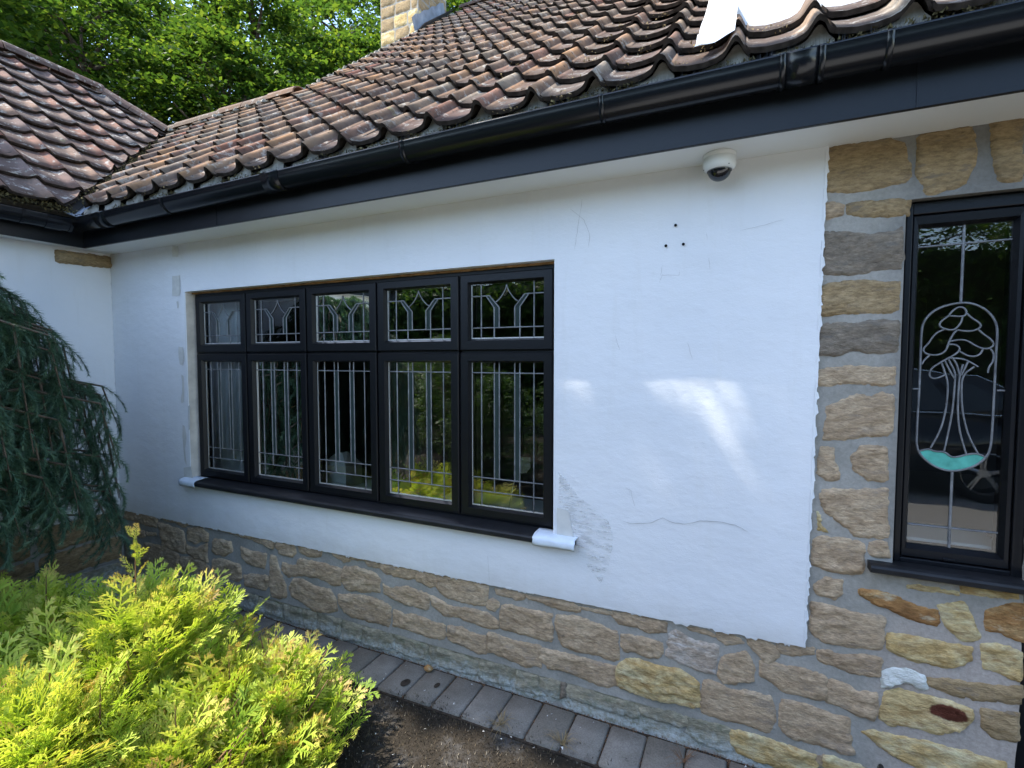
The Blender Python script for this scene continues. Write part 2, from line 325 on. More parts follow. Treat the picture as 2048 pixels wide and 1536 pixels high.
def fr(x, y, z, s=1.0, o=4):
    return noise.fractal(Vector((x * s, y * s, z * s)), 1.0, 2.0, o)

def chaikin(P, n=1):
    for _ in range(n):
        Q = []
        for i in range(len(P)):
            a, b = P[i], P[(i + 1) % len(P)]
            Q.append((a[0] * .92 + b[0] * .08, a[1] * .92 + b[1] * .08)); Q.append((a[0] * .08 + b[0] * .92, a[1] * .08 + b[1] * .92))
        P = Q
    return P

def resample(P, step, amp=0.0, freq=20.0, seed=0.0):
    out = []
    for i in range(len(P)):
        a = np.array(P[i]); b = np.array(P[(i + 1) % len(P)]); L = np.linalg.norm(b - a)
        if L < 1e-6: continue
        n = max(1, int(round(L / step))); nr = np.array((-(b - a)[1], (b - a)[0])) / L
        for k in range(n):
            p = a + (b - a) * k / n
            d = amp * (nz(p[0], p[1], seed, freq) + .5 * nz(p[0], p[1], seed + 9, freq * 2.7))
            out.append(tuple(p + nr * d))
    return out

def inside(P, poly):
    P = np.asarray(P); poly = np.asarray(poly); x, y = P[:, 0], P[:, 1]
    r = np.zeros(len(P), bool); n = len(poly)
    for i in range(n):
        x0, y0 = poly[i]; x1, y1 = poly[(i + 1) % n]
        if y0 == y1: continue
        c = ((y0 > y) != (y1 > y)) & (x < (x1 - x0) * (y - y0) / (y1 - y0) + x0)
        r ^= c
    return r

def bdist(P, poly):
    P = np.asarray(P, float); poly = np.asarray(poly, float); d = np.full(len(P), 1e9)
    for i in range(len(poly)):
        a = poly[i]; b = poly[(i + 1) % len(poly)]; ab = b - a; L = ab @ ab
        if L < 1e-12: continue
        t = np.clip(((P - a) @ ab) / L, 0, 1)
        d = np.minimum(d, np.linalg.norm(P - (a + t[:, None] * ab), axis=1))
    return d

def cdt(outer, holes, spacing, jit=.35):
    """triangulated sheet: returns points (n,2), triangles, distance of each point to the outline"""
    outer = [tuple(p) for p in outer]; A = np.array(outer)
    gx = np.arange(A[:, 0].min(), A[:, 0].max(), spacing); gy = np.arange(A[:, 1].min(), A[:, 1].max(), spacing)
    G = np.stack(np.meshgrid(gx, gy), -1).reshape(-1, 2)
    if len(G): G = G + rng.uniform(-jit, jit, G.shape) * spacing
    keep = inside(G, outer) & (bdist(G, outer) > spacing * .45) if len(G) else np.zeros(0, bool)
    for h in holes: keep &= ~inside(G, h) & (bdist(G, h) > spacing * .45)
    G = G[keep] if len(G) else G
    V = list(outer); E = [(i, (i + 1) % len(outer)) for i in range(len(outer))]
    for h in holes:
        n = len(V); V += [tuple(p) for p in h]; E += [(n + i, n + (i + 1) % len(h)) for i in range(len(h))]
    V += [tuple(p) for p in G]
    r = delaunay_2d_cdt([Vector(v) for v in V], E, [], 0, 1e-7)
    P = np.array([(v[0], v[1]) for v in r[0]]); T = np.array([f for f in r[2] if len(f) == 3])
    C = P[T].mean(1); k = inside(C, outer)
    for h in holes: k &= ~inside(C, h)
    T = T[k]
    d = bdist(P, outer)
    for h in holes: d = np.minimum(d, bdist(P, h))
    return P, T, d

FRONT = lambda a, b, o: (a, -o, b)       # wall facing -y : a = x, b = z, o = out of the wall
WING = lambda a, b, o: (o, a, b)         # wall facing +x : a = y, b = z

def stone_mesh(name, poly, mp, mat, H=.022, base=0.0, sp=.013, seed=0.0, rough=1.0, grow=.0135):
    cx = sum(p[0] for p in poly) / len(poly); cy = sum(p[1] for p in poly) / len(poly)
    mr = sum(math.hypot(p[0] - cx, p[1] - cy) for p in poly) / len(poly); g = 1 + grow / mr
    poly = [(cx + (p[0] - cx) * g, cy + (p[1] - cy) * g) for p in poly]
    poly = resample(chaikin(poly, 1), .011, .0058, 38, seed)
    P, T, d = cdt(poly, [], sp)
    V = []; gx = .5 * nz(seed, 1.3, 7.7, 3.1); gy = .5 * nz(seed, 5.1, 2.2, 2.3)
    for (a, b), dd in zip(P, d):
        e = 1 - math.exp(-dd / .0042)
        tilt = .22 * nz(a, b, seed, 5)
        lay = fr(a * .55 + b * .35, b * 1.5 - a * .3, seed * 3.1, 22, 4)
        fac = abs(fr(a, b, seed + 4, 13, 3))
        o = base - .004 + e * (H * (.78 + tilt + gx * (a - cx) / mr + gy * (b - cy) / mr) + rough * (.0075 * lay - .008 * fac + .0028 * nz(a, b, seed, 75)))
        o = max(o, base - .004 + .0105 * e)
        V.append(mp(a, b, o))
    T = [tuple(t) for t in T]
    v0, v1, v2 = [Vector(V[i]) for i in T[0]]
    nrm = (v1 - v0).cross(v2 - v0); want = Vector(mp(0, 0, 1)) - Vector(mp(0, 0, 0))
    if nrm.dot(want) < 0: T = [t[::-1] for t in T]
    return mesh_from(name, V, T, mat, True)

# ---------------------------------------------------------------- materials
def newmat(name):
    m = bpy.data.materials.new(name); m.use_nodes = True
    nt = m.node_tree; b = nt.nodes['Principled BSDF']
    return m, nt, b

def node(nt, t, **kw):
    n = nt.nodes.new(t)
    for k, v in kw.items():
        if k.startswith('i_'):
            key = k[2:]; key = int(key) if key.isdigit() else key
            n.inputs[key].default_value = v
        else: setattr(n, k, v)
    return n

def mapping(nt, coord='Object', scale=(1, 1, 1), rot=(0, 0, 0), rand=0.0):
    tc = node(nt, 'ShaderNodeTexCoord'); mp = node(nt, 'ShaderNodeMapping')
    mp.inputs['Scale'].default_value = scale; mp.inputs['Rotation'].default_value = rot
    nt.links.new(tc.outputs[coord], mp.inputs[0])
    if rand:
        oi = node(nt, 'ShaderNodeObjectInfo'); mu = node(nt, 'ShaderNodeMath', operation='MULTIPLY', i_1=rand)
        nt.links.new(oi.outputs['Random'], mu.inputs[0]); nt.links.new(mu.outputs[0], mp.inputs['Location'])
    return mp.outputs[0]

def tex(nt, vec, scale, detail=6, rough=.55, dist=0.0):
    n = node(nt, 'ShaderNodeTexNoise'); n.inputs['Scale'].default_value = scale
    n.inputs['Detail'].default_value = detail; n.inputs['Roughness'].default_value = rough
    n.inputs['Distortion'].default_value = dist
    nt.links.new(vec, n.inputs['Vector']); return n.outputs[0]

def ramp(nt, fac, stops, interp='LINEAR'):
    n = node(nt, 'ShaderNodeValToRGB'); cr = n.color_ramp; cr.interpolation = interp
    while len(cr.elements) < len(stops): cr.elements.new(.5)
    for e, (p, c) in zip(cr.elements, stops):
        e.position = p; e.color = (c[0], c[1], c[2], 1) if not isinstance(c, (int, float)) else (c, c, c, 1)
    if fac is not None: nt.links.new(fac, n.inputs[0])
    return n.outputs[0]

def mix(nt, fac, a, b, mode='MIX'):
    n = node(nt, 'ShaderNodeMix', data_type='RGBA', blend_type=mode)
    for sock, v in ((n.inputs[0], fac), (n.inputs[6], a), (n.inputs[7], b)):
        if hasattr(v, 'links') or hasattr(v, 'is_linked'): nt.links.new(v, sock)
        elif isinstance(v, (int, float)): sock.default_value = v
        else: sock.default_value = (v[0], v[1], v[2], 1)
    return n.outputs[2]

def math_(nt, op, a, b=None):
    n = node(nt, 'ShaderNodeMath', operation=op)
    for s, v in ((n.inputs[0], a), (n.inputs[1], b)):
        if v is None: continue
        if hasattr(v, 'is_linked'): nt.links.new(v, s)
        else: s.default_value = v
    return n.outputs[0]

def bump(nt, b, h, strength=.5, dist=.01):
    n = node(nt, 'ShaderNodeBump'); n.inputs['Strength'].default_value = strength; n.inputs['Distance'].default_value = dist
    nt.links.new(h, n.inputs['Height']); nt.links.new(n.outputs[0], b.inputs['Normal'])

def simple(name, col, rough=.6, spec=.5, metal=0.0, var=0.0, vscale=8, bstr=0.0, bscale=60, bdist_=.002):
    m, nt, b = newmat(name)
    b.inputs['Base Color'].default_value = (*col, 1); b.inputs['Roughness'].default_value = rough
    b.inputs['Specular IOR Level'].default_value = spec; b.inputs['Metallic'].default_value = metal
    if var or bstr:
        v = mapping(nt)
        if var:
            f = tex(nt, v, vscale, 8)
            lo = tuple(max(0, c * (1 - var)) for c in col); hi = tuple(min(1, c * (1 + var)) for c in col)
            nt.links.new(ramp(nt, f, [(.3, lo), (.7, hi)]), b.inputs['Base Color'])
        if bstr: bump(nt, b, tex(nt, v, bscale, 4), bstr, bdist_)
    return m

def stone_mat(name, stops, spot=None, rough=.9, lime=False):
    m, nt, b = newmat(name)
    v = mapping(nt, 'Object', (1, 1, 2.6), (0, .42, 0), 40.0)
    f = tex(nt, v, 6, 12, .7, .5); f2 = tex(nt, v, 38, 9, .7)
    c = ramp(nt, f, stops)
    c = mix(nt, .65, c, ramp(nt, f2, [(.32, .22), (.68, .82)]), 'OVERLAY')
    if spot:
        c = mix(nt, ramp(nt, tex(nt, v, 11, 8, .7), [(.55, 0), (.66, .8)]), c, spot)
    if lime:
        w = mapping(nt, 'Object', (1, 1, 1)); sx = node(nt, 'ShaderNodeSeparateXYZ'); nt.links.new(w, sx.inputs[0])
        n1 = tex(nt, w, 9, 8, .7)
        h = math_(nt, 'ADD', sx.outputs[2], math_(nt, 'MULTIPLY', math_(nt, 'SUBTRACT', n1, .5), -.22))
        g = ramp(nt, h, [(.0, 1), (.035, .55), (.07, 0)])
        g = math_(nt, 'MULTIPLY', g, ramp(nt, tex(nt, w, 55, 6, .7), [(.35, .1), (.6, .9)]))
        c = mix(nt, g, c, (.58, .62, .60))
        gm = math_(nt, 'MULTIPLY', ramp(nt, tex(nt, w, 16, 8, .7), [(.5, 0), (.68, .7)]), .8)
        c = mix(nt, gm, c, (.13, .16, .09))
    nt.links.new(c, b.inputs['Base Color']); b.inputs['Roughness'].default_value = rough
    b.inputs['Specular IOR Level'].default_value = .2
    h = math_(nt, 'ADD', f2, math_(nt, 'MULTIPLY', tex(nt, v, 130, 5, .6), .5))
    bump(nt, b, h, 1.0, .009)
    return m

M = {}
M['stone_t'] = stone_mat('tan_sandstone', [(.25, (.26, .18, .11)), (.5, (.43, .315, .20)), (.75, (.56, .44, .30))], (.30, .24, .18))
M['stone_o'] = stone_mat('ochre_sandstone', [(.25, (.20, .14, .075)), (.5, (.33, .235, .125)), (.75, (.43, .32, .185))], (.21, .17, .125))
M['stone_d'] = stone_mat('weathered_brown_stone', [(.25, (.13, .105, .08)), (.5, (.22, .18, .135)), (.75, (.31, .255, .185))], (.16, .145, .125))
M['stone_y'] = stone_mat('yellow_sandstone', [(.25, (.30, .19, .07)), (.45, (.50, .35, .15)), (.6, (.60, .50, .29)), (.8, (.66, .60, .44))], (.36, .22, .09))
M['stone_r'] = stone_mat('rusty_sandstone', [(.3, (.17, .075, .03)), (.48, (.36, .19, .07)), (.7, (.52, .37, .18))], (.56, .49, .34))
M['stone_w'] = stone_mat('pale_white_stone', [(.3, (.58, .59, .53)), (.6, (.72, .73, .67))])
M['stone_g'] = stone_mat('speckled_pale_stone', [(.3, (.32, .24, .17)), (.5, (.45, .37, .29)), (.7, (.56, .52, .47))], (.62, .60, .57))
M['stone_b'] = stone_mat('damp_base_stone', [(.25, (.16, .15, .105)), (.5, (.29, .26, .185)), (.75, (.42, .36, .25))], (.27, .27, .215), lime=True)

def patched_stone():
    m = stone_mat('yellow_stone_with_rust_patch', [(.25, (.34, .21, .08)), (.5, (.54, .40, .19)), (.75, (.64, .55, .36))], (.40, .25, .10))
    nt = m.node_tree; b = nt.nodes['Principled BSDF']; src = b.inputs['Base Color'].links[0].from_socket
    w = mapping(nt); sub = node(nt, 'ShaderNodeVectorMath', operation='SUBTRACT'); sub.inputs[1].default_value = (4.872, 0, .388)
    nt.links.new(w, sub.inputs[0]); sc = node(nt, 'ShaderNodeVectorMath', operation='MULTIPLY'); sc.inputs[1].default_value = (1, 0, 1.75)
    nt.links.new(sub.outputs[0], sc.inputs[0]); ln = node(nt, 'ShaderNodeVectorMath', operation='LENGTH'); nt.links.new(sc.outputs[0], ln.inputs[0])
    d = math_(nt, 'ADD', ln.outputs['Value'], math_(nt, 'MULTIPLY', tex(nt, w, 28, 6), .045))
    f = ramp(nt, d, [(.070, 1), (.078, 0)])
    nt.links.new(mix(nt, f, src, (.115, .035, .02)), b.inputs['Base Color'])
    return m
M['stone_p'] = patched_stone()

def mortar_mat():
    m, nt, b = newmat('grey_mortar'); v = mapping(nt)
    f = tex(nt, v, 5, 8, .6); f2 = tex(nt, v, 70, 6, .65)
    c = ramp(nt, f, [(.3, (.225, .215, .185)), (.5, (.29, .275, .24)), (.72, (.355, .335, .295))])
    sx = node(nt, 'ShaderNodeSeparateXYZ'); nt.links.new(v, sx.inputs[0])
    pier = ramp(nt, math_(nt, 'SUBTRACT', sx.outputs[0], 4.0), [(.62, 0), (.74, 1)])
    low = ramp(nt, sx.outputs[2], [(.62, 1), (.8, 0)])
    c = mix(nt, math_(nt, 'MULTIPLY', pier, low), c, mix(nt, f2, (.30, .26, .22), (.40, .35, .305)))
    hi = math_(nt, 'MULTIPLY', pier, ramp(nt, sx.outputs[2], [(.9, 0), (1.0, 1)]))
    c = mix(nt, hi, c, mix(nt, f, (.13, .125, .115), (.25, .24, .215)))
    c = mix(nt, .35, c, ramp(nt, f2, [(.3, .35), (.7, .75)]), 'OVERLAY')
    nt.links.new(c, b.inputs['Base Color']); b.inputs['Roughness'].default_value = .95; b.inputs['Specular IOR Level'].default_value = .15
    bump(nt, b, math_(nt, 'ADD', f2, tex(nt, v, 14, 4)), .5, .006)
    return m
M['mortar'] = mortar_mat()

def render_mat():
    m, nt, b = newmat('white_render'); v = mapping(nt)
    f = tex(nt, v, 1.3, 6, .55); f2 = tex(nt, v, 220, 3, .6); f3 = tex(nt, v, 9, 6, .6)
    c = ramp(nt, f, [(.3, (.655, .665, .67)), (.5, (.71, .715, .715)), (.7, (.745, .745, .74))])
    st = mapping(nt, 'Object', (9, 9, .9))
    c = mix(nt, ramp(nt, tex(nt, st, 1.6, 7, .7), [(.55, 0), (.8, .28)]), c, (.58, .565, .51))
    c = mix(nt, ramp(nt, f3, [(.64, 0), (.8, .16)]), c, (.5, .5, .47))
    wv = mapping(nt); sz = node(nt, 'ShaderNodeSeparateXYZ'); nt.links.new(wv, sz.inputs[0])
    dirt = math_(nt, 'ADD', sz.outputs[2], math_(nt, 'MULTIPLY', tex(nt, wv, 7, 8, .7), -.22))
    c = mix(nt, math_(nt, 'MULTIPLY', ramp(nt, dirt, [(.36, .55), (.50, 0)]), 1.0), c, (.50, .48, .43))
    nt.links.new(c, b.inputs['Base Color']); b.inputs['Roughness'].default_value = .72; b.inputs['Specular IOR Level'].default_value = .3
    h = math_(nt, 'ADD', math_(nt, 'MULTIPLY', f2, .22), math_(nt, 'MULTIPLY', tex(nt, mapping(nt, 'Object', (1, 1, 1.7), (0, .5, 0)), 5, 7, .6), 2.2))
    bump(nt, b, h, .5, .006)
    return m
M['render'] = render_mat()
M['soffit'] = simple('white_soffit_board', (.74, .75, .73), .4, .4, var=.03, vscale=3)
M['black'] = simple('black_woodgrain_upvc', (.006, .0065, .008), .38, .26, bstr=.25, bscale=90)
M['gutter'] = simple('black_gutter_plastic', (.006, .007, .009), .2, .42, bstr=.06, bscale=18)
M['fascia'] = simple('black_fascia', (.006, .0075, .010), .36, .3, bstr=.5, bscale=140, bdist_=.0015)
M['sill'] = simple('black_sill', (.011, .0115, .013), .5, .3, var=.4, vscale=12, bstr=.3, bscale=70)
M['lead'] = simple('lead_came', (.20, .205, .21), .5, .4, .45, var=.35, vscale=30)
M['beadbar'] = simple('silver_spacer_bar', (.62, .60, .56), .4, .5, .5)
M['timber'] = simple('bare_timber_edge', (.30, .17, .075), .85, .2, var=.5, vscale=25)
M['reveal'] = simple('bare_plaster_reveal', (.62, .57, .50), .85, .2, var=.18, vscale=10)
M['plaster'] = simple('grey_filler', (.58, .57, .53), .9, .15, var=.10, vscale=18, bstr=.3, bscale=50)
M['crack'] = simple('grey_crack_line', (.44, .435, .42), .95, .05)  # even grey of the hairline cracks in the render
M['hole'] = simple('drill_hole_black', (.01, .01, .01), .95, .05)

def streak_mat():
    m, nt, b = newmat('scraped_filler'); v = mapping(nt, 'Object', (1, 1, 1), (0, .62, 0)); v2 = mapping(nt, 'Object', (3, 1, 14), (0, .62, 0))
    nt.links.new(ramp(nt, tex(nt, v2, 6, 6), [(.3, (.55, .55, .53)), (.7, (.66, .66, .645))]), b.inputs['Base Color'])
    b.inputs['Roughness'].default_value = .9
    tr = node(nt, 'ShaderNodeBsdfTransparent'); mx = node(nt, 'ShaderNodeMixShader')
    a = math_(nt, 'ADD', math_(nt, 'MULTIPLY', tex(nt, v2, 5, 7, .65), .75), math_(nt, 'MULTIPLY', tex(nt, v, 9, 5), .35))
    nt.links.new(ramp(nt, a, [(.50, 0), (.66, .5)]), mx.inputs[0])
    nt.links.new(tr.outputs[0], mx.inputs[1]); nt.links.new(b.outputs[0], mx.inputs[2])
    nt.links.new(mx.outputs[0], nt.nodes['Material Output'].inputs[0])
    return m
M['scrape'] = streak_mat()

def glass_mat(name, boost=1.7, tint=(.92, .95, .94)):
    m, nt, b = newmat(name); nt.nodes.remove(b)
    tr = node(nt, 'ShaderNodeBsdfTransparent'); tr.inputs[0].default_value = (*tint, 1)
    gl = node(nt, 'ShaderNodeBsdfGlossy'); gl.inputs['Roughness'].default_value = 0.0; gl.inputs[0].default_value = (1, 1, 1, 1)
    v = mapping(nt); bm_ = node(nt, 'ShaderNodeBump'); bm_.inputs['Strength'].default_value = .06; bm_.inputs['Distance'].default_value = .01
    nt.links.new(tex(nt, v, 5, 1), bm_.inputs['Height']); nt.links.new(bm_.outputs[0], gl.inputs['Normal'])
    fz = node(nt, 'ShaderNodeFresnel'); fz.inputs[0].default_value = 1.52
    f = math_(nt, 'MINIMUM', math_(nt, 'MULTIPLY', fz.outputs[0], boost), 1.0)
    mx = node(nt, 'ShaderNodeMixShader'); nt.links.new(f, mx.inputs[0]); nt.links.new(tr.outputs[0], mx.inputs[1]); nt.links.new(gl.outputs[0], mx.inputs[2])
    nt.links.new(mx.outputs[0], nt.nodes['Material Output'].inputs[0])
    return m
M['glass'] = glass_mat('window_glass', 1.8)
M['bevel_glass'] = simple('sea_green_bevel_strip', (.028, .042, .04), .15, .5)
M['green_glass'] = simple('turquoise_leaded_glass', (.10, .42, .33), .22, .5, var=.35, vscale=14)

def tile_mat(name, stops, lich=.5, island=False):
    m, nt, b = newmat(name)
    oi = node(nt, 'ShaderNodeObjectInfo'); v = mapping(nt, 'Object', (1, 1, 1), (0, 0, 0), 60.0)
    f_early = tex(nt, v, 9, 6, .6)
    c = ramp(nt, node(nt, 'ShaderNodeNewGeometry').outputs['Random Per Island'] if island else oi.outputs['Random'], stops)
    f = tex(nt, v, 18, 9, .7); f2 = tex(nt, v, 60, 5, .6)
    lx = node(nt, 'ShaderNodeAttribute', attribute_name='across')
    pan = ramp(nt, math_(nt, 'ADD', lx.outputs['Fac'], math_(nt, 'MULTIPLY', math_(nt, 'SUBTRACT', f_early, .5), .08)), [(.0, .5), (.03, .9), (.13, .85), (.165, 0), (.212, 0), (.228, .8)])  # grime in the pans, plus roll shade painted into pans and right flanks
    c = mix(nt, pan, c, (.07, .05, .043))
    c = mix(nt, ramp(nt, f, [(.35, .6), (.60, 0)]), c, (.10, .082, .07))
    c = mix(nt, ramp(nt, tex(nt, v, 17, 9, .74), [(.55, 0), (.60, lich)]), c, (.42, .405, .36))
    c = mix(nt, ramp(nt, tex(nt, v, 5, 6, .7), [(.66, 0), (.76, .6)]), c, (.34, .34, .15))
    c = mix(nt, ramp(nt, tex(nt, v, 34, 4, .6), [(.64, 0), (.67, .9)]), c, (.05, .045, .04))
    nt.links.new(c, b.inputs['Base Color']); b.inputs['Roughness'].default_value = .85; b.inputs['Specular IOR Level'].default_value = .12
    bump(nt, b, math_(nt, 'ADD', f, math_(nt, 'MULTIPLY', f2, .6)), .5, .004)
    return m
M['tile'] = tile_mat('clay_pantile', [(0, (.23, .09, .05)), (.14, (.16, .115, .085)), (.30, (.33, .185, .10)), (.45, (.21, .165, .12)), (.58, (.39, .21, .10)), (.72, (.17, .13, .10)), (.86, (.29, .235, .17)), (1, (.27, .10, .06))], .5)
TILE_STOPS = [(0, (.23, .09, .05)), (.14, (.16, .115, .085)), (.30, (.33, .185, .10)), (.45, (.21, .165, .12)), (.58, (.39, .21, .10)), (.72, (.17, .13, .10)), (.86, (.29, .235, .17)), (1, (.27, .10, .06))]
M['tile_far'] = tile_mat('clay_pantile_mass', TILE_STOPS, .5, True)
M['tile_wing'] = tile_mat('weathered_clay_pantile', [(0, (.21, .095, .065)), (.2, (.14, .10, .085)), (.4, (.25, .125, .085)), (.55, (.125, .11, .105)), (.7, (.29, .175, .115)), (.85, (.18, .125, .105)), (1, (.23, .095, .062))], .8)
M['tile_butt'] = simple('weathered_shaded_tile_edge', (.035, .029, .025), .95, .05, var=.6, vscale=30)  # shade on tile butts and undersides, with some weathering, put into the colour
M['tile_edge'] = simple('mossy_eaves_mortar', (.30, .285, .25), .95, .1, var=.4, vscale=14, bstr=.8, bscale=40, bdist_=.006)
M['underlay'] = simple('roof_underlay', (.03, .028, .026), .95, .1)
M['flash'] = simple('lead_valley', (.24, .26, .285), .6, .4, .0, var=.3, vscale=9, bstr=.4, bscale=14, bdist_=.01)
M['whiteflash'] = simple('white_painted_flashing', (.72, .72, .70), .7, .3, var=.10, vscale=12, bstr=.8, bscale=12, bdist_=.02)
M['moss'] = simple('dry_moss', (.10, .085, .04), .95, .1, var=.7, vscale=25)
M['lichen_moss'] = simple('yellow_moss', (.30, .25, .05), .95, .1, var=.6, vscale=25)
M['bristle'] = simple('black_comb_filler', (.02, .02, .021), .5, .4)

def paver_mat():
    m, nt, b = newmat('grey_concrete_paver'); v = mapping(nt, 'Object', (1, 1, 1), (0, 0, 0), 30.0); w = mapping(nt)
    oi = node(nt, 'ShaderNodeObjectInfo')
    f = tex(nt, v, 6, 8, .65); f2 = tex(nt, v, 160, 4, .6)
    c = ramp(nt, f, [(.3, (.135, .122, .105)), (.55, (.205, .188, .162)), (.75, (.265, .25, .225))])
    c = mix(nt, math_(nt, 'MULTIPLY', oi.outputs['Random'], .65), c, (.13, .115, .09))
    c = mix(nt, .5, c, ramp(nt, f2, [(.3, .3), (.7, .8)]), 'OVERLAY')
    c = mix(nt, ramp(nt, tex(nt, w, 4.5, 8, .7), [(.56, 0), (.70, .65)]), c, (.33, .34, .335))
    c = mix(nt, ramp(nt, tex(nt, w, 11, 9, .75), [(.56, 0), (.66, .7)]), c, (.065, .062, .042))
    nt.links.new(c, b.inputs['Base Color']); b.inputs['Roughness'].default_value = .9; b.inputs['Specular IOR Level'].default_value = .2
    bump(nt, b, math_(nt, 'ADD', f2, f), .45, .003)
    return m
M['paver'] = paver_mat()
M['slab'] = simple('riven_blue_grey_slab', (.30, .32, .33), .85, .25, var=.45, vscale=13, bstr=.9, bscale=20, bdist_=.01)
M['sand'] = simple('dark_joint_soil', (.045, .036, .028), .98, .05, var=.5, vscale=40)

def ground_mat():
    m, nt, b = newmat('mossy_soil'); v = mapping(nt)
    f = tex(nt, v, 3.2, 9, .7); f2 = tex(nt, v, 90, 6, .7)
    c = ramp(nt, f, [(.35, (.022, .018, .013)), (.54, (.038, .031, .023)), (.66, (.085, .08, .074)), (.85, (.13, .128, .122))])
    c = mix(nt, .6, c, ramp(nt, f2, [(.3, .2), (.7, .8)]), 'OVERLAY')
    nt.links.new(c, b.inputs['Base Color']); b.inputs['Roughness'].default_value = .95; b.inputs['Specular IOR Level'].default_value = .15
    bump(nt, b, f2, .9, .012)
    return m
M['ground'] = ground_mat()
M['asphalt'] = simple('pale_gravel_drive', (.36, .345, .31), .9, .2, var=.25, vscale=90, bstr=.8, bscale=160)
M['grass'] = simple('lawn_green', (.05, .09, .025), .9, .2, var=.5, vscale=5)

def leaf_mat(name, stops, trans=.45, rough=.45, attr=None, spec=.35):
    m, nt, b = newmat(name)
    if attr:
        a = node(nt, 'ShaderNodeAttribute', attribute_name=attr); c = ramp(nt, a.outputs['Fac'], stops)
    else:
        g = node(nt, 'ShaderNodeNewGeometry'); c = ramp(nt, g.outputs['Random Per Island'], stops)
    nt.links.new(c, b.inputs['Base Color']); b.inputs['Roughness'].default_value = rough; b.inputs['Specular IOR Level'].default_value = spec
    tl = node(nt, 'ShaderNodeBsdfTranslucent'); mx = node(nt, 'ShaderNodeMixShader'); mx.inputs[0].default_value = trans
    nt.links.new(mix(nt, 1.0, c, (1.25, 1.3, .6), 'MULTIPLY'), tl.inputs[0])
    nt.links.new(b.outputs[0], mx.inputs[1]); nt.links.new(tl.outputs[0], mx.inputs[2])
    nt.links.new(mx.outputs[0], nt.nodes['Material Output'].inputs[0])
    return m
M['beech'] = leaf_mat('beech_leaf', [(0, (.028, .060, .014)), (.5, (.05, .095, .018)), (.8, (.085, .14, .022)), (1, (.16, .20, .03))], .55)
M['golden'] = leaf_mat('golden_conifer_spray', [(0, (.10, .19, .022)), (.35, (.26, .38, .04)), (.65, (.47, .54, .075)), (.88, (.62, .59, .14)), (1, (.50, .33, .12))], .35, .5, 'tip', .25)
M['cedar'] = leaf_mat('blue_green_needle', [(0, (.036, .078, .048)), (.5, (.07, .135, .08)), (.85, (.125, .205, .12)), (1, (.23, .32, .19))], .15, .5, 'tip', .3)
M['evergreen'] = leaf_mat('dark_evergreen_leaf', [(0, (.035, .085, .022)), (.6, (.075, .15, .035)), (1, (.15, .23, .05))], .5)
M['bark'] = simple('brown_bark', (.10, .075, .055), .95, .1, var=.5, vscale=20, bstr=1, bscale=30, bdist_=.01)
M['twig'] = simple('red_brown_twig', (.20, .11, .06), .85, .2, var=.4, vscale=30)
M['drygrass'] = simple('dry_grass_blade', (.27, .20, .10), .9, .15, var=.4, vscale=40)
M['white'] = simple('white_plastic', (.72, .73, .70), .38, .5)
M['paper'] = simple('white_masking_paper', (.68, .74, .80), .7, .3, var=.06, vscale=20, bstr=.5, bscale=26, bdist_=.006)
M['smoked'] = simple('smoked_dome', (.010, .010, .012), .04, .7)
M['lens'] = simple('lens_black', (.004, .004, .004), .15, .6)
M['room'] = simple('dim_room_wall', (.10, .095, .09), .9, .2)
M['card'] = simple('white_card_box', (.66, .66, .63), .7, .3)
M['tan_card'] = simple('cream_box_side', (.44, .41, .35), .8, .2)
M['lime'] = simple('lime_plastic', (.35, .55, .02), .4, .5)
M['grey'] = simple('grey_plastic', (.16, .17, .17), .5, .4)
M['steel'] = simple('galvanised_bracket', (.45, .46, .44), .4, .5, .7)
M['iron'] = simple('black_cast_iron', (.012, .012, .013), .3, .5)
M['car'] = simple('dark_blue_black_car_paint', (.010, .013, .018), .12, .6)
M['carglass'] = simple('tinted_car_glass', (.03, .04, .045), .03, .9)
M['chrome'] = simple('chrome_trim', (.75, .76, .77), .12, .5, 1.0)
M['rubber'] = simple('tyre_rubber', (.015, .015, .015), .8, .2)
M['alloy'] = simple('alloy_wheel', (.5, .51, .52), .3, .5, .9)
# ================================================================ THE SETTING
mb = MB()
ground = MB().add([(-60, -60, -.032), (60, -60, -.032), (60, 60, -.032), (-60, 60, -.032)], [(0, 1, 2, 3)]).build('ground', M['ground'])
tag(ground, kind='structure')
drive = MB().box(2.9, 40, -9.5, -1.95, -.06, -.026).build('driveway', M['asphalt']); tag(drive, kind='structure')

path = MB().box(-.02, 5.1, -.262, .03, -.07, -.026).build('path', M['sand']); tag(path, kind='structure')
def paver_mesh(k, w=.153, d=.236):
    r = random.Random(k); V = []; F = []; n = 4
    xs = [0, .008, w / 2, w - .008, w]; ys = [0, .008, d / 2, d - .008, d]
    for j, y in enumerate(ys):
        for i, x in enumerate(xs):
            e = (i in (0, 4)) + (j in (0, 4)); z = -.007 * e if e < 2 else -.012
            cx = .004 if (e == 2) else 0
            V.append((x + (cx if i == 0 else -cx) + r.uniform(-.001, .001), y + (cx if j == 0 else -cx) + r.uniform(-.001, .001), z + r.uniform(-.0012, .0012)))
    for j in range(4):
        for i in range(4): F.append((j * 5 + i, j * 5 + i + 1, (j + 1) * 5 + i + 1, (j + 1) * 5 + i))
    ring = [0, 1, 2, 3, 4, 9, 14, 19, 24, 23, 22, 21, 20, 15, 10, 5]; b0 = len(V)
    for i in ring: V.append((V[i][0], V[i][1], -.05))
    for a in range(16): F.append((ring[a], b0 + a, b0 + (a + 1) % 16, ring[(a + 1) % 16]))
    return mesh_from('paver', V, F, M['paver'], True)
pav = [paver_mesh(k) for k in range(5)]
x = 3.553 + .159 * 9; k = 0
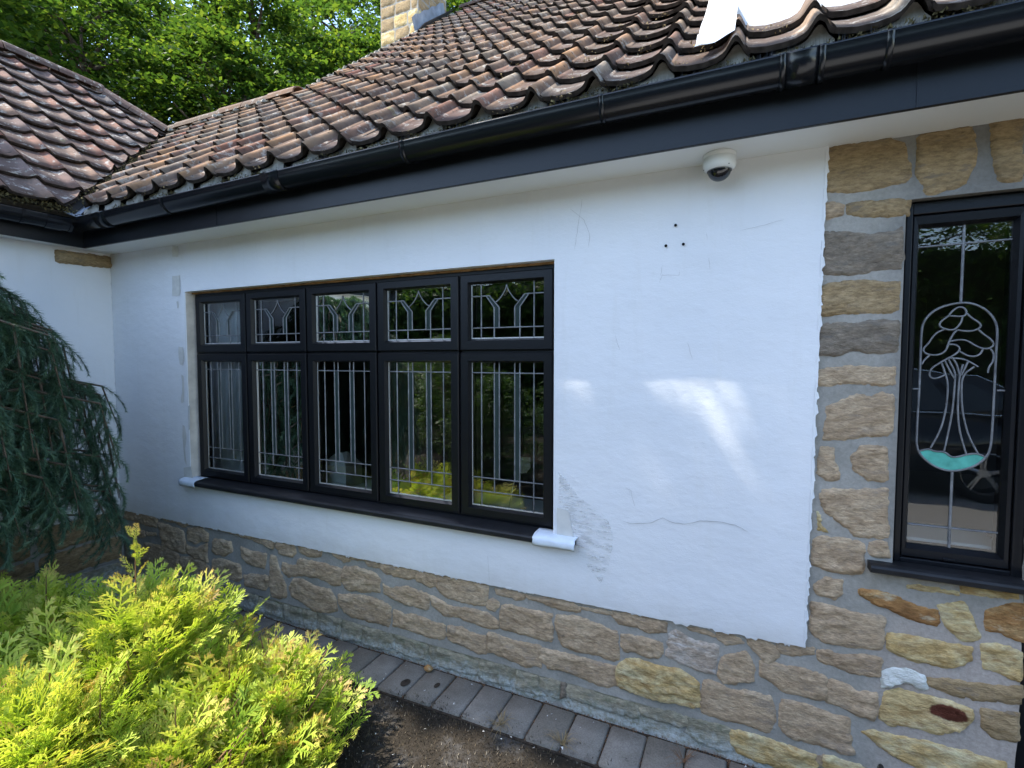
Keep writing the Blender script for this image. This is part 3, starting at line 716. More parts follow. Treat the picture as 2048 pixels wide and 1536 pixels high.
while x > 1.0:
    Mx = Matrix.Translation((x + random.uniform(-.001, .001), -.251 + random.uniform(-.003, .003), -.012 + random.uniform(-.003, .002))) @ Matrix.Rotation(random.uniform(-.008, .008), 4, 'Z')
    put('paver', pav[k % 5], path, Mx); x -= .159; k += 1
# riven slabs in the corner
for (x0, x1, y0, y1) in ((.03, .50, -.255, -.015), (.51, .96, -.26, -.018), (.03, .62, -.62, -.262)):
    P, T, d = cdt(resample([(x0, y0), (x1, y0), (x1, y1), (x0, y1)], .03, .006, 18, x0), [], .03)
    V = [(a, b, -.016 + .012 * fr(a * 2, b, x0, 6, 4) * min(1, dd / .02) - .012 * (dd < .003)) for (a, b), dd in zip(P, d)]
    T = [tuple(t) if (Vector(V[t[1]]) - Vector(V[t[0]])).cross(Vector(V[t[2]]) - Vector(V[t[0]])).z > 0 else tuple(t[::-1]) for t in T]
    put('slab', mesh_from('slab', V, T, M['slab']), path)

# ================================================================ THE HOUSE
house = empty('house'); tag(house, 'white rendered stone bungalow with pantile roof, black gutters and black leaded windows', 'house')

# --- structural core behind the skin (blocks the light, carries the openings)
WX0, WX1, WZ0, WZ1 = .843, 3.435, .800, 2.044      # main window opening
SX0, SX1, SZ0, SZ1 = 4.702, 5.062, .870, 2.142     # side window opening
core = MB()
core.box(-.3, WX0 - .002, .006, .25, -.1, 2.6); core.box(WX1 + .002, SX0 - .003, .006, .25, -.1, 2.6)
core.box(WX0 - .002, WX1 + .002, .006, .25, -.1, WZ0 - .004); core.box(WX0 - .002, WX1 + .002, .006, .25, WZ1 + .004, 2.6)
core.box(SX0 - .003, 5.052, .006, .25, -.1, SZ0 - .003); core.box(SX0 - .003, 7.0, .006, .25, SZ1 + .003, 2.6)
core.box(-.25, -.006, -3.0, .0, -.1, 2.6)
core.build('wall_core', M['mortar'], house)
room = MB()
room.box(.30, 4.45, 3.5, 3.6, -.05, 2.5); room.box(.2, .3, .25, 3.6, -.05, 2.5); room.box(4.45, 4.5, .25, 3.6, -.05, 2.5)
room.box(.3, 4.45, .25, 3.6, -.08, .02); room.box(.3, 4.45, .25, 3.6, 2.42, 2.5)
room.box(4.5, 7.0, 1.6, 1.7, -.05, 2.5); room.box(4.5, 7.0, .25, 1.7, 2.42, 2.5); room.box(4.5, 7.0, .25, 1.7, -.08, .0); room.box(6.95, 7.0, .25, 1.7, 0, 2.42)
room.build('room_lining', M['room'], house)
MB().box(.86, 3.42, .12, .40, .79, .822).build('window_board', M['white'], house, bevel=.006)
MB().box(4.72, 5.05, .12, .33, .885, .945).build('window_board', M['white'], house, bevel=.006)

# --- mortar bed of the plinth and pier, with the base course set back under it
def bed(name, outer, holes, off, sp=.035, mp=FRONT):
    outer = resample(outer, .03, .004, 18, 1.3)
    P, T, d = cdt(outer, holes, sp)
    n0 = len(P); V = [mp(a, b, off + .004 * fr(a, b, .3, 9, 3)) for a, b in P]
    F = []
    for t in T:
        v = [Vector(V[i]) for i in t]; nr = (v[1] - v[0]).cross(v[2] - v[0])
        F.append(tuple(t) if nr.dot(Vector(mp(0, 0, 1)) - Vector(mp(0, 0, 0))) > 0 else tuple(t[::-1]))
    # lip along the outline
    idx = list(range(len(outer)))
    for i in idx: V.append(mp(outer[i][0], outer[i][1], -.02))
    for i in idx:
        j = (i + 1) % len(outer); F.append((i, j, n0 + j, n0 + i))
    me = mesh_from(name, V, F, M['mortar'], False)
    return link(bpy.data.objects.new(name, me), house)
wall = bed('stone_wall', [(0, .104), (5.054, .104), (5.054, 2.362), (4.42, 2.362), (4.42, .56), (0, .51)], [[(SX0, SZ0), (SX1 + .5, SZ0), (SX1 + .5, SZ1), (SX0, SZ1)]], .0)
bed('base_course_mortar', [(0, -.06), (5.05, -.06), (5.05, .102), (0, .102)], [], -.004).data.materials[0] = M['stone_b']
lint = bed('lintel_mortar', [(5.056, SZ1 + .004), (6.8, SZ1 + .004), (6.8, 2.362), (5.056, 2.362)], [], .0)
for i, (c, flat) in enumerate(STONES):
    poly = [(flat[k], flat[k + 1]) for k in range(0, len(flat), 2)]
    A = np.array(poly); area = abs(np.sum(A[:, 0] * np.roll(A[:, 1], -1) - np.roll(A[:, 0], -1) * A[:, 1])) / 2
    base = c in 'b' and A[:, 1].mean() < .12
    Hh = .019 if base else (.014 if area < .006 else .018)
    if c == 'w': Hh = .02
    if c == 'y' and area > .02 and A[:, 0].mean() < 4.3: Hh = .028
    me = stone_mesh('stone', poly, FRONT, M['stone_' + c], Hh, -.004 if base else 0.0, .0085 if area < .012 else .0105, i * 1.37, 1.6 if c in 'ypr' else 1.25)
    put('stone', me, wall)
for k in range(6):
    x0 = 5.09 + k * .28
    me = stone_mesh('stone', [(x0, 2.17), (x0 + .24, 2.16), (x0 + .25, 2.33), (x0 + .01, 2.335)], FRONT, M['stone_o'], .022, 0, .02, 90 + k)
    put('stone', me, lint)

# --- wing plinth
wbed = bed('wing_plinth', [(-3.0, .10), (-.0, .10), (-.0, .49), (-3.0, .49)], [], .0, .04, WING)
bed('wing_base_mortar', [(-3.0, -.06), (0, -.06), (0, .098), (-3.0, .098)], [], .012, .04, WING)
y = -.015; k = 0
while y > -2.9:
    w = random.uniform(.34, .6)
    for (z0, z1, hh) in ((.115, .285, .024), (.30, .475, .022), (-.03, .085, .03)):
        dx = random.uniform(-.06, .06) * (k > 0)
        me = stone_mesh('stone', [(y - w + .012 + dx, z0 + random.uniform(-.005, .01)), (y - .01 + dx * (k > 0), z0 + random.uniform(-.005, .01)), (y - .012 + dx, z1 + random.uniform(-.012, .004)), (y - w + .014 + dx, z1 + random.uniform(-.012, .004))], WING, M['stone_o' if z0 > 0 else 'stone_b'], hh, .012 if z0 < 0 else 0, .016, 40 + k * 3 + z0)
        put('stone', me, wbed)
    y -= w; k += 1

# --- white render skin
def skin(name, outer, holes, mp, off=.018, back=.0, hole_back=.07, sp=.055, jag=.0045):
    o2 = resample(outer, .016, jag, 30, 2.2)
    h2 = [resample(h, .05) for h in holes]
    P, T, d = cdt(o2, h2, sp)
    V = [mp(a, b, off + .0035 * nz(a, b, 3.3, 2.2) * min(1, dd / .08)) for (a, b), dd in zip(P, d)]
    F = []
    up = Vector(mp(0, 0, 1)) - Vector(mp(0, 0, 0))
    for t in T:
        v = [Vector(V[i]) for i in t]
        F.append(tuple(t) if (v[1] - v[0]).cross(v[2] - v[0]).dot(up) > 0 else tuple(t[::-1]))
    def rim(i0, loop, bk):
        n = len(V); m = len(loop)
        for i in range(m): V.append(V[i0 + i])
        for i in range(m): V.append(mp(loop[i][0], loop[i][1], bk))
        for i in range(m):
            j = (i + 1) % m; F.append((n + i, n + j, n + m + j, n + m + i))
    rim(0, o2, back); i0 = len(o2)
    for h in h2: rim(i0, h, -hole_back); i0 += len(h)
    me = mesh_from(name, V, F, M['render'], False)
    for p in me.polygons: p.use_smooth = abs(p.normal.dot(up)) > .7
    return link(bpy.data.objects.new(name, me), house)
skin('rendered_wall', [(.0, .474), (1.1, .482), (2.3, .492), (3.5, .502), (4.443, .515), (4.452, 1.2), (4.462, 2.0), (4.468, 2.362), (0, 2.362)],
     [[(WX0, .786), (WX1, .786), (WX1, WZ1), (WX0, WZ1)]], FRONT, .018, -.004, .045)
skin('wing_rendered_wall', [(-3.0, .492), (-.019, .478), (-.019, 2.362), (-3.0, 2.362)], [], WING, .006, -.01, .0)
# broken white lip where the render was cut back
lip = MB()
x = .2
while x < 4.4:
    z = .473 + .0095 * x; w = random.uniform(.02, .09)
    if random.random() < .75:
        h = random.uniform(.004, .013); yy = -.012 - random.uniform(0, .008)
        pts = [(x, z + .004), (x + w, z + .004), (x + w * .8, z - h), (x + w * .5, z - h * .5), (x + w * .2, z - h)]
        lip.add([(a, yy, b) for a, b in pts] + [(a, yy + .018, b) for a, b in pts], [(0, 4, 3, 2, 1), (0, 1, 6, 5), (1, 2, 7, 6), (2, 3, 8, 7), (3, 4, 9, 8), (4, 0, 5, 9)])
    x += w * random.uniform(.9, 1.8)
z = .53
while z < 2.3:
    xx = 4.441 + .012 * (z - .5); h = random.uniform(.02, .07); w = random.uniform(.003, .011)
    if random.random() < .8:
        lip.add([(xx - .004, -.02, z), (xx + w, -.014, z + h * .3), (xx + w * .6, -.012, z + h * .8), (xx - .004, -.02, z + h), (xx - .004, .0, z), (xx + w, .0, z + h * .3), (xx + w * .6, .0, z + h * .8), (xx - .004, .0, z + h)],
                [(0, 1, 2, 3), (0, 4, 5, 1), (1, 5, 6, 2), (2, 6, 7, 3)])
    z += h * random.uniform(.8, 1.5)
lip.build('render_edge', M['render'], house)['kind'] = 'stuff'
# marks on the render: cracks, drill holes, filler
def ribbon_xz(pts, w, y):
    V = []; F = []
    for i, p in enumerate(pts):
        a = Vector(pts[max(i - 1, 0)]); b = Vector(pts[min(i + 1, len(pts) - 1)]); t = (b - a).normalized(); nr = Vector((-t.y, t.x))
        ww = w * (.25 if i in (0, len(pts) - 1) else random.uniform(.7, 1.3))
        V += [(p[0] + nr.x * ww, y, p[1] + nr.y * ww), (p[0] - nr.x * ww, y, p[1] - nr.y * ww)]
    for i in range(len(pts) - 1): F.append((2 * i, 2 * i + 1, 2 * i + 3, 2 * i + 2))
    return V, F
def polyline_dense(P, step, amp, seed):
    out = []
    for i in range(len(P) - 1):
        a = np.array(P[i]); b = np.array(P[i + 1]); n = max(1, int(np.linalg.norm(b - a) / step))
        for k in range(n):
            p = a + (b - a) * k / n; out.append((p[0] + amp * nz(p[0], p[1], seed, 60), p[1] + amp * nz(p[1], p[0], seed + 5, 60)))
    out.append(tuple(P[-1])); return out
for i, fl in enumerate(CRACKS):
    P = [(fl[k], fl[k + 1]) for k in range(0, len(fl), 2)]
    MB().add(*ribbon_xz(polyline_dense(P, .012, .003, i), .0006 if i else .0010, -.0226)).build('crack', M['crack'], house)
for (a, b) in ((3.95, 2.135), (3.914, 2.057), (3.981, 2.057)):
    h = MB(); h.add([(a + .006 * math.cos(t), -.0226, b + .006 * math.sin(t)) for t in np.linspace(0, 6.283, 13)[:-1]], [tuple(range(12))]); h.build('drill_hole', M['hole'], house)
for i, (c, fl) in enumerate(PATCHES):
    P = resample([(fl[k], fl[k + 1]) for k in range(0, len(fl), 2)], .012, .003, 30, i)
    Q, T, d = cdt(P, [], .03)
    MB().add([(a, -.0222 - .0004 * (i % 3), b) for a, b in Q], [tuple(t) for t in T]).build('filler_patch', M['plaster' if c == 'h' else 'scrape'], house)
# bare left reveal and timber edge over the frame
MB().box(WX0 + .001, WX0 + .004, -.014, .048, WZ0 + .002, 2.03).build('reveal_lining', M['reveal'], house)
tm = MB(); V, F = [], []
n = 60
for i in range(n + 1):
    xx = WX0 + .004 + (WX1 - WX0 - .008) * i / n; zz = 2.0335 - .004 * abs(nz(xx, 0, 0, 14))
    V += [(xx, .026, zz), (xx, .026, 2.0425), (xx, .055, 2.0425), (xx, .055, zz)]
for i in range(n):
    for k in range(4): F.append((4 * i + k, 4 * i + (k + 1) % 4, 4 * i + 4 + (k + 1) % 4, 4 * i + 4 + k))
tm.add(V, F).build('timber_edge', M['timber'], house)
# corbel stone on the wing wall under the eaves
put('corbel_stone', stone_mesh('corbel_stone', [(-.335, 2.247), (-.02, 2.256), (-.02, 2.345), (-.335, 2.335)], WING, M['stone_o'], .045, .004, .016, 77), house)

# --- main window
win = empty('casement_window'); win.parent = house
tag(win, 'black five-light leaded casement window with small top lights')
fr_ = MB(); FX0, FX1, FZ0, FZ1 = WX0 + .022, WX1 - .012, WZ0 + .002, WZ1 - .012
FY = .030
fr_.box(FX0, FX1, FY + .008, .10, FZ1 - .022, FZ1); fr_.box(FX0, FX1, FY + .008, .10, FZ0, FZ0 + .014)
seam = [.872, 1.362, 1.877, 2.397, 2.916, 3.418]
for i, s in enumerate(seam):
    a = .010
    x0, x1 = (FX0, s + .006) if i == 0 else ((s - .006, FX1) if i == 5 else (s - a, s + a))
    fr_.box(x0, x1, FY + .012, .10, FZ0 + .014, FZ1 - .022)
fr_.box(FX0 + .01, FX1 - .01, FY + .012, .10, 1.637 - .010, 1.637 + .010)
fr_.build('frame', M['black'], win)
TZ = 1.637
def sash(x0, x1, z0, z1, gx0, gx1, gz0, gz1):
    y0, y1, yb = FY - .004, .075, .048
    m = MB(); o = [(x0, z0), (x1, z0), (x1, z1), (x0, z1)]; c = .009
    lv = [(o, y1), (o, y0 + .004), ([(x0 + .004, z0 + .004), (x1 - .004, z0 + .004), (x1 - .004, z1 - .004), (x0 + .004, z1 - .004)], y0),
          ([(gx0 - c, gz0 - c), (gx1 + c, gz0 - c), (gx1 + c, gz1 + c), (gx0 - c, gz1 + c)], y0),
          ([(gx0, gz0), (gx1, gz0), (gx1, gz1), (gx0, gz1)], yb), ([(gx0, gz0), (gx1, gz0), (gx1, gz1), (gx0, gz1)], y1)]
    V = []; F = []
    for q, yy in lv: V += [(a, yy, b) for a, b in q]
    for l in range(len(lv) - 1):
        for i in range(4): F.append((l * 4 + i, l * 4 + (i + 1) % 4, l * 4 + 4 + (i + 1) % 4, l * 4 + 4 + i))
    m.add(V, F); return m
def came(mb_, pts, w=.0035, y=.052):
    """flat lead strip with a rounded back standing proud of the glass"""
    V = []; F = []
    for i, p in enumerate(pts):
        a = Vector(pts[max(i - 1, 0)]); b = Vector(pts[min(i + 1, len(pts) - 1)]); t = (b - a)
        t = t.normalized() if t.length else Vector((1, 0)); nr = Vector((-t.y, t.x)) * w
        V += [(p[0] + nr.x, y, p[1] + nr.y), (p[0] + nr.x * .4, y - .0028, p[1] + nr.y * .4), (p[0] - nr.x * .4, y - .0028, p[1] - nr.y * .4), (p[0] - nr.x, y, p[1] - nr.y)]
    for i in range(len(pts) - 1):
        for k in range(4): F.append((4 * i + k, 4 * i + (k + 1) % 4, 4 * i + 4 + (k + 1) % 4, 4 * i + 4 + k))
    mb_.add(V, F)
glim = [(.949, 1.312), (1.441, 1.833), (1.948, 2.346), (2.459, 2.859), (2.974, 3.359)]
GY = .0545
for i in range(5):
    x0, x1 = seam[i] + .006, seam[i + 1] - .006
    g0, g1 = x0 + .052, x1 - .052
    for row in (0, 1):
        if row: z0, z1, q0, q1 = FZ0 + .012, TZ - .006, .862, 1.582
        else: z0, z1, q0, q1 = TZ + .006, FZ1 - .018, 1.699, 1.968
        sash(x0, x1, z0, z1, g0, g1, q0, q1).build('sash', M['black'], win)
        MB().add([(g0, GY, q0), (g1, GY, q0), (g1, GY, q1), (g0, GY, q1)], [(0, 1, 2, 3)]).build('pane', M['glass'], win)
        MB().add([(g0, GY + .020, q0), (g1, GY + .020, q0), (g1, GY + .020, q1), (g0, GY + .020, q1)], [(0, 1, 2, 3)]).build('pane', M['glass'], win)
        w, h = g1 - g0, q1 - q0
        L = lambda u, v: (g0 + u * w, q1 - v * h)
        cm = MB(); st = MB()
        def jl(pts):
            return pts
        if row:
            for u in (.14, .87): came(cm, [L(u, 0), L(u, 1)])
            for u, e in ((.325, .895), (.395, .80), (.61, .80), (.68, .895)): came(cm, [L(u, 0), L(u, e)])
            for v in (.07, .80, .895): came(cm, [L(0, v), L(1, v)], .0032, .0517)
            dots = [(u, .07) for u in (.14, .325, .395, .61, .68, .87)] + [(u, .80) for u in (.14, .325, .395, .61, .68, .87)] + [(u, .895) for u in (.14, .325, .68, .87)]
            for (a, b_) in ((.325, .395), (.61, .68)):
                p = [L(a, .07), L(b_, .07), L(b_, .80), L(a, .80)]
                st.add([(q[0], GY - .0012, q[1]) for q in p], [(0, 1, 2, 3)])
        else:
            for u in (.14, .87): came(cm, [L(u, 0), L(u, 1)])
            came(cm, [L(0, .80), L(1, .80)], .0032, .0517)
            came(cm, [L(0, .22), L(.21, .22), L(.325, .44), L(.325, 1)]); came(cm, [L(.21, .22), L(.26, .22), L(.395, .44), L(.395, .80)])
            came(cm, [L(1, .22), L(.80, .22), L(.68, .44), L(.68, 1)]); came(cm, [L(.80, .22), L(.745, .22), L(.61, .44), L(.61, .80)])
            tip = (.50, .05)
            for sgn in (-1, 1):
                came(cm, [L(tip[0] + sgn * .155 * t ** 1.25 if t else .5, .05 + .29 * (1 - (1 - t) ** 1.35)) for t in np.linspace(0, 1, 9)], .003)
            dots = [(u, .80) for u in (.14, .325, .395, .61, .68, .87)] + [(.14, .22), (.87, .22), (.5, .05)]
            for sgn in (-1, 1):
                B = lambda u: .5 + sgn * (u - .5)
                p = [L(B(.755), .22), L(B(.80), .22), L(B(.68), .44), L(B(.68), .80), L(B(.61), .80), L(B(.61), .44)]
                st.add([(q[0], GY - .0012, q[1]) for q in p], [(0, 1, 2, 5), (2, 3, 4, 5)])
        st.build('bevelled_glass_strip', M['bevel_glass'], win)
        for u, v in dots:
            a, b_ = L(u, v); r = .0058
            cm.add([(a - r, .0508, b_), (a, .0508, b_ - r), (a + r, .0508, b_), (a, .0508, b_ + r), (a, .0478, b_)], [(0, 1, 4), (1, 2, 4), (2, 3, 4), (3, 0, 4)])
        cm.build('lead_came', M['lead'], win)
        MB().box(g0, g1, .050, .0535, q0 + .0005, q0 + .006).build('spacer_bar', M['beadbar'], win)
        MB().box(g0 + .0005, g0 + .004, .050, .0535, q0 + .006, q1 - .001).build('spacer_bar', M['beadbar'], win)
sl = MB(); sl.prism([(.10, .770), (.10, .801), (.03, .800), (-.052, .793), (-.060, .789), (-.064, .782), (-.064, .766), (-.060, .761), (-.050, .760), (-.040, .770)], 'x', .800, 3.545)
sl.build('sill', M['sill'], win)

# --- side window with the leaded tree
sw = empty('side_window'); sw.parent = house; tag(sw, 'tall black window with a leaded tree panel')
f = MB(); y0, y1 = .035, .12
f.box(4.712, 4.731, y0, y1, .875, 2.138); f.box(5.031, 5.060, y0, y1, .875, 2.138); f.box(4.731, 5.031, y0, y1, 2.098, 2.138); f.box(4.731, 5.031, y0, y1, .875, .893)
f.build('frame', M['black'], sw, bevel=.003)
gx0, gx1, gz0, gz1 = 4.757, 5.006, .937, 2.056
def sash2():
    m = MB(); lv = []
    R = lambda a, b, c, d: [(a, c), (b, c), (b, d), (a, d)]
    lv = [(R(4.733, 5.029, .895, 2.096), .11), (R(4.733, 5.029, .895, 2.096), .046), (R(4.737, 5.025, .899, 2.092), .042),
          (R(gx0 - .009, gx1 + .009, gz0 - .012, gz1 + .009), .044), (R(gx0, gx1, gz0, gz1), .068), (R(gx0, gx1, gz0, gz1), .11)]
    V = []; F = []
    for q, yy in lv: V += [(a, yy, b) for a, b in q]
    for l in range(len(lv) - 1):
        for i in range(4): F.append((l * 4 + i, l * 4 + (i + 1) % 4, l * 4 + 4 + (i + 1) % 4, l * 4 + 4 + i))
    return m.add(V, F)
sash2().build('sash', M['black'], sw)
MB().box(4.853, 4.885, .036, .042, .898, .908).build('window_catch', M['black'], sw, bevel=.002)
G2 = .074
MB().add([(gx0, G2, gz0), (gx1, G2, gz0), (gx1, G2, gz1), (gx0, G2, gz1)], [(0, 1, 2, 3)]).build('pane', M['glass'], sw)
cm = MB()
TC = [[(fl[k], fl[k + 1]) for k in range(0, len(fl), 2)] for fl in TREE_CAMES]
def smooth_line(P, n=2):
    for _ in range(n):
        Q = [P[0]]
        for i in range(len(P) - 1):
            a, b = P[i], P[i + 1]
            Q += [(a[0] * .75 + b[0] * .25, a[1] * .75 + b[1] * .25), (a[0] * .25 + b[0] * .75, a[1] * .25 + b[1] * .75)]
        Q.append(P[-1]); P = Q
    return P
for i, P in enumerate(TC): came(cm, smooth_line(P), .0030 if i else .0036, .0715 - .0002 * (i % 4))
xm = 4.881
came(cm, [(xm, gz1), (xm, 1.795)], .0042, .0712); came(cm, [(gx0, 1.992), (gx1, 1.996)], .0034, .0716)
came(cm, [(xm - .003, 1.207), (xm - .003, gz0)], .0042, .0712); came(cm, [(gx0, 1.006), (gx1, 1.008)], .0034, .0716)
came(cm, [(gx0, 1.494), (4.776, 1.494)], .0034, .0716); came(cm, [(4.986, 1.494), (gx1, 1.494)], .0034, .0716)
cm.build('lead_came', M['lead'], sw)
arch = smooth_line(TC[0]); top = TC[16]
low = [p for p in arch if p[1] < 1.272]
low.sort(key=lambda p: math.atan2(p[1] - 1.31, p[0] - 4.878))
poly = list(top) + [p for p in sorted(low, key=lambda p: -p[0])] if False else None
cen = (4.877, 1.262)
bott = sorted([p for p in arch if p[1] < min(top[0][1], top[-1][1]) - .001], key=lambda p: -p[0])
poly = [p for p in top] + bott
Q, T, d = cdt(poly, [], .02)
MB().add([(a, .0728, b) for a, b in Q], [tuple(t) for t in T]).build('turquoise_glass', M['green_glass'], sw)
s2 = MB(); s2.prism([(.06, .850), (.06, .874), (-.045, .884), (-.060, .880), (-.064, .872), (-.062, .858), (-.052, .852)], 'x', 4.628, 5.14)
s2.build('sill', M['sill'], sw)
# black door frame that closes the pier on the right
df = MB(); df.box(5.0605, 5.135, .02, .14, -.03, 2.139); df.box(5.135, 6.1, .03, .14, 2.06, 2.139); df.box(6.1, 6.8, .03, .14, -.03, 2.139)
df.build('door_frame', M['black'], house, bevel=.004)
dd = MB(); dd.box(5.137, 6.098, .06, .11, -.02, 2.058); dd.build('door', M['black'], house, bevel=.004)
dd = MB(); dd.box(5.30, 5.95, .052, .061, 1.1, 1.9); dd.box(5.30, 5.95, .052, .061, .2, .9); dd.build('door_panel', M['black'], house, bevel=.004)

# --- eaves: soffit, fascia, gutters
MB().box(.1425, 6.8, -.226, .01, 2.3565, 2.372).build('soffit', M['soffit'], house)
MB().box(-.01, .1275, -3.0, -.03, 2.3568, 2.3725).build('soffit', M['soffit'], house)
MB().box(.1265, 6.8, -.2425, -.2265, 2.349, 2.535).build('fascia', M['fascia'], house, bevel=.002)
MB().box(.1270, .1425, -3.0, -.2425, 2.3492, 2.535).build('fascia', M['fascia'], house, bevel=.002)
for xx in (1.50, 4.66):
    MB().box(xx, xx + .004, -.2455, -.2425, 2.350, 2.50).build('fascia_joint', M['fascia'], house)
def gz(x): return 2.500 + .030 * min(1.0, max(0, x - .2) / 3.2)
def gutter_prof(r, t):
    A = np.linspace(0, math.pi, 15)
    out = [(-math.cos(a) * r, -math.sin(a) * r * 1.28) for a in A]; inn = [(-math.cos(a) * (r - t), -math.sin(a) * (r - t) * 1.28) for a in A[::-1]]
    return [(out[0][0] - .002, .004)] + out + inn + [(inn[-1][0], .004)]
GCY = -.3015
def sweep_gutter(x0, x1, r, t, n, name):
    prof = gutter_prof(r, t); V = []; F = []; k = len(prof)
    for i in range(n + 1):
        x = x0 + (x1 - x0) * i / n
        for (a, b) in prof: V.append((x, GCY + a, gz(x) + b))
    for i in range(n):
        for j in range(k): F.append((i * k + j, i * k + (j + 1) % k, (i + 1) * k + (j + 1) % k, (i + 1) * k + j))
    F += [tuple(range(k)), tuple(range(n * k, n * k + k))]
    return MB().add(V, F)
gut = sweep_gutter(.20, 6.8, .0565, .003, 24, 'gutter').build('gutter', M['gutter'], house, smooth=False)
for p in gut.data.polygons: p.use_smooth = abs(p.normal.x) < .5
for (xa, xb, rr) in ((.50, .62, .0597), (1.18, 1.205, .0595), (2.00, 2.12, .0597), (2.85, 2.873, .0592), (3.72, 3.738, .0592), (4.29, 4.306, .0615), (4.306, 4.395, .0595), (4.395, 4.411, .0615), (4.56, 4.578, .0592), (5.4, 5.42, .0595)):
    b = sweep_gutter(xa, xb, rr, .004, 1, 'gutter_bracket').build('gutter_bracket', M['gutter'], gut)
    for p in b.data.polygons: p.use_smooth = abs(p.normal.x) < .5
prof = gutter_prof(.0565, .003)
wg = MB(); V = []; F = []; k = len(prof); ys = [-3.0, -1.5, -.345]
for yy in ys:
    for (a, b) in prof: V.append((.2015 - a, yy, 2.497 + b))
for i in range(len(ys) - 1):
    for j in range(k): F.append((i * k + j, i * k + (j + 1) % k, (i + 1) * k + (j + 1) % k, (i + 1) * k + j))
wgo = wg.add(V, F).build('wing_gutter', M['gutter'], house)
for p in wgo.data.polygons: p.use_smooth = abs(p.normal.y) < .5
for (ya, yb) in ((-.48, -.40), (-.60, -.585), (-.36, -.345), (-1.4, -1.38)):
    V = []; F = []; pr = gutter_prof(.060, .004)
    for yy in (ya, yb):
        for (a, b) in pr: V.append((.2015 - a, yy, 2.497 + b))
    for j in range(len(pr)): F.append((j, (j + 1) % len(pr), len(pr) + (j + 1) % len(pr), len(pr) + j))
    F += [tuple(range(len(pr))), tuple(range(len(pr), 2 * len(pr)))]
    MB().add(V, F).build('gutter_bracket', M['gutter'], wgo)
# --- roofs
W_T = .234
PU = [0, .03, .10, .25, .45, .60, .69, .735, .775, .815, .85, .885, .92, .95, .98, 1.04]
PH = [.014, .004, .000, -.006, -.006, -.002, .006, .015, .030, .042, .047, .045, .036, .022, .008, .000]
def tile_mesh(name, gauge, mat, seed, L=None, flat=1.0):
    r = random.Random(seed); L = L or gauge + .075; lift = .033; th = .017
    ts = [0, .5 * gauge / L, 1.0]
    warp = [r.uniform(-.002, .002) for _ in ts]; sk = r.uniform(-.004, .004)
    top = []; n = len(PU)
    for it, t in enumerate(ts):
        for u, h in zip(PU, PH):
            top.append((u * W_T + sk * t, t * L + (.003 * math.sin(u * 9 + seed) if it == 0 else 0), h * flat * (1.0 + r.uniform(-.04, .04)) + (1 - t) * lift + warp[it]))
    V = list(top); F = []
    for i in range(len(ts) - 1):
        for j in range(n - 1): F.append((i * n + j, i * n + j + 1, (i + 1) * n + j + 1, (i + 1) * n + j))
    b0 = len(V)
    for it in (0, len(ts) - 1):
        for j in range(n):
            v = top[it * n + j]; V.append((v[0], v[1] + .0005, v[2] - th))
    for j in range(n - 1):
        F.append((j + 1, j, b0 + j, b0 + j + 1)); F.append((b0 + j, b0 + n + j, b0 + n + j + 1, b0 + j + 1))
    F.append((0, n, 2 * n, b0 + n, b0)); F.append((n - 1, b0 + n - 1, b0 + 2 * n - 1, 3 * n - 1, 2 * n - 1))
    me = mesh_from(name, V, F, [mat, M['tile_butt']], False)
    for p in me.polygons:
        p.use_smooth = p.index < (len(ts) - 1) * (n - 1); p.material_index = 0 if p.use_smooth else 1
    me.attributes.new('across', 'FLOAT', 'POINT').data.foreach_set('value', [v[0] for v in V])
    return me

CAMV = Vector(cam.location); CR = cam.rotation_euler.to_matrix()
def in_frame(p, m=1.06):
    v = CR.transposed() @ (Vector(p) - CAMV)
    if v.z > -.05: return False
    return abs(v.x / -v.z) < 1.024 * m and abs(v.y / -v.z) < .768 * m

AL = math.radians(40.6); G_M = .238; Y0, Z0 = -.305, 2.566
def main_pt(x, s, o=0.0):
    return Vector((x, Y0 + s * math.cos(AL) - o * math.sin(AL), Z0 + s * math.sin(AL) + o * math.cos(AL)))
MAIN = Matrix(((1, 0, 0), (0, math.cos(AL), -math.sin(AL)), (0, math.sin(AL), math.cos(AL))))
AW = math.radians(39.0); G_W = .255; XW0, ZW0 = .235, 2.574
def wing_pt(y, s, o=0.0):
    return Vector((XW0 - s * math.cos(AW) + o * math.sin(AW), y, ZW0 + s * math.sin(AW) + o * math.cos(AW)))
WINGM = Matrix(((0, -math.cos(AW), math.sin(AW)), (1, 0, 0), (0, math.sin(AW), math.cos(AW))))
def xv(y):   # valley line
    return XW0 - ((Z0 - ZW0) + (y - Y0) * math.tan(AL)) / math.tan(AW)
YL, YH = 1.44, 4.62
S_LOW = (YL - Y0) / math.cos(AL); S_HIGH = (YH - Y0) / math.cos(AL); VERGE = .12; XR = -2.03
S_WR = (XW0 - XR) / math.cos(AW)

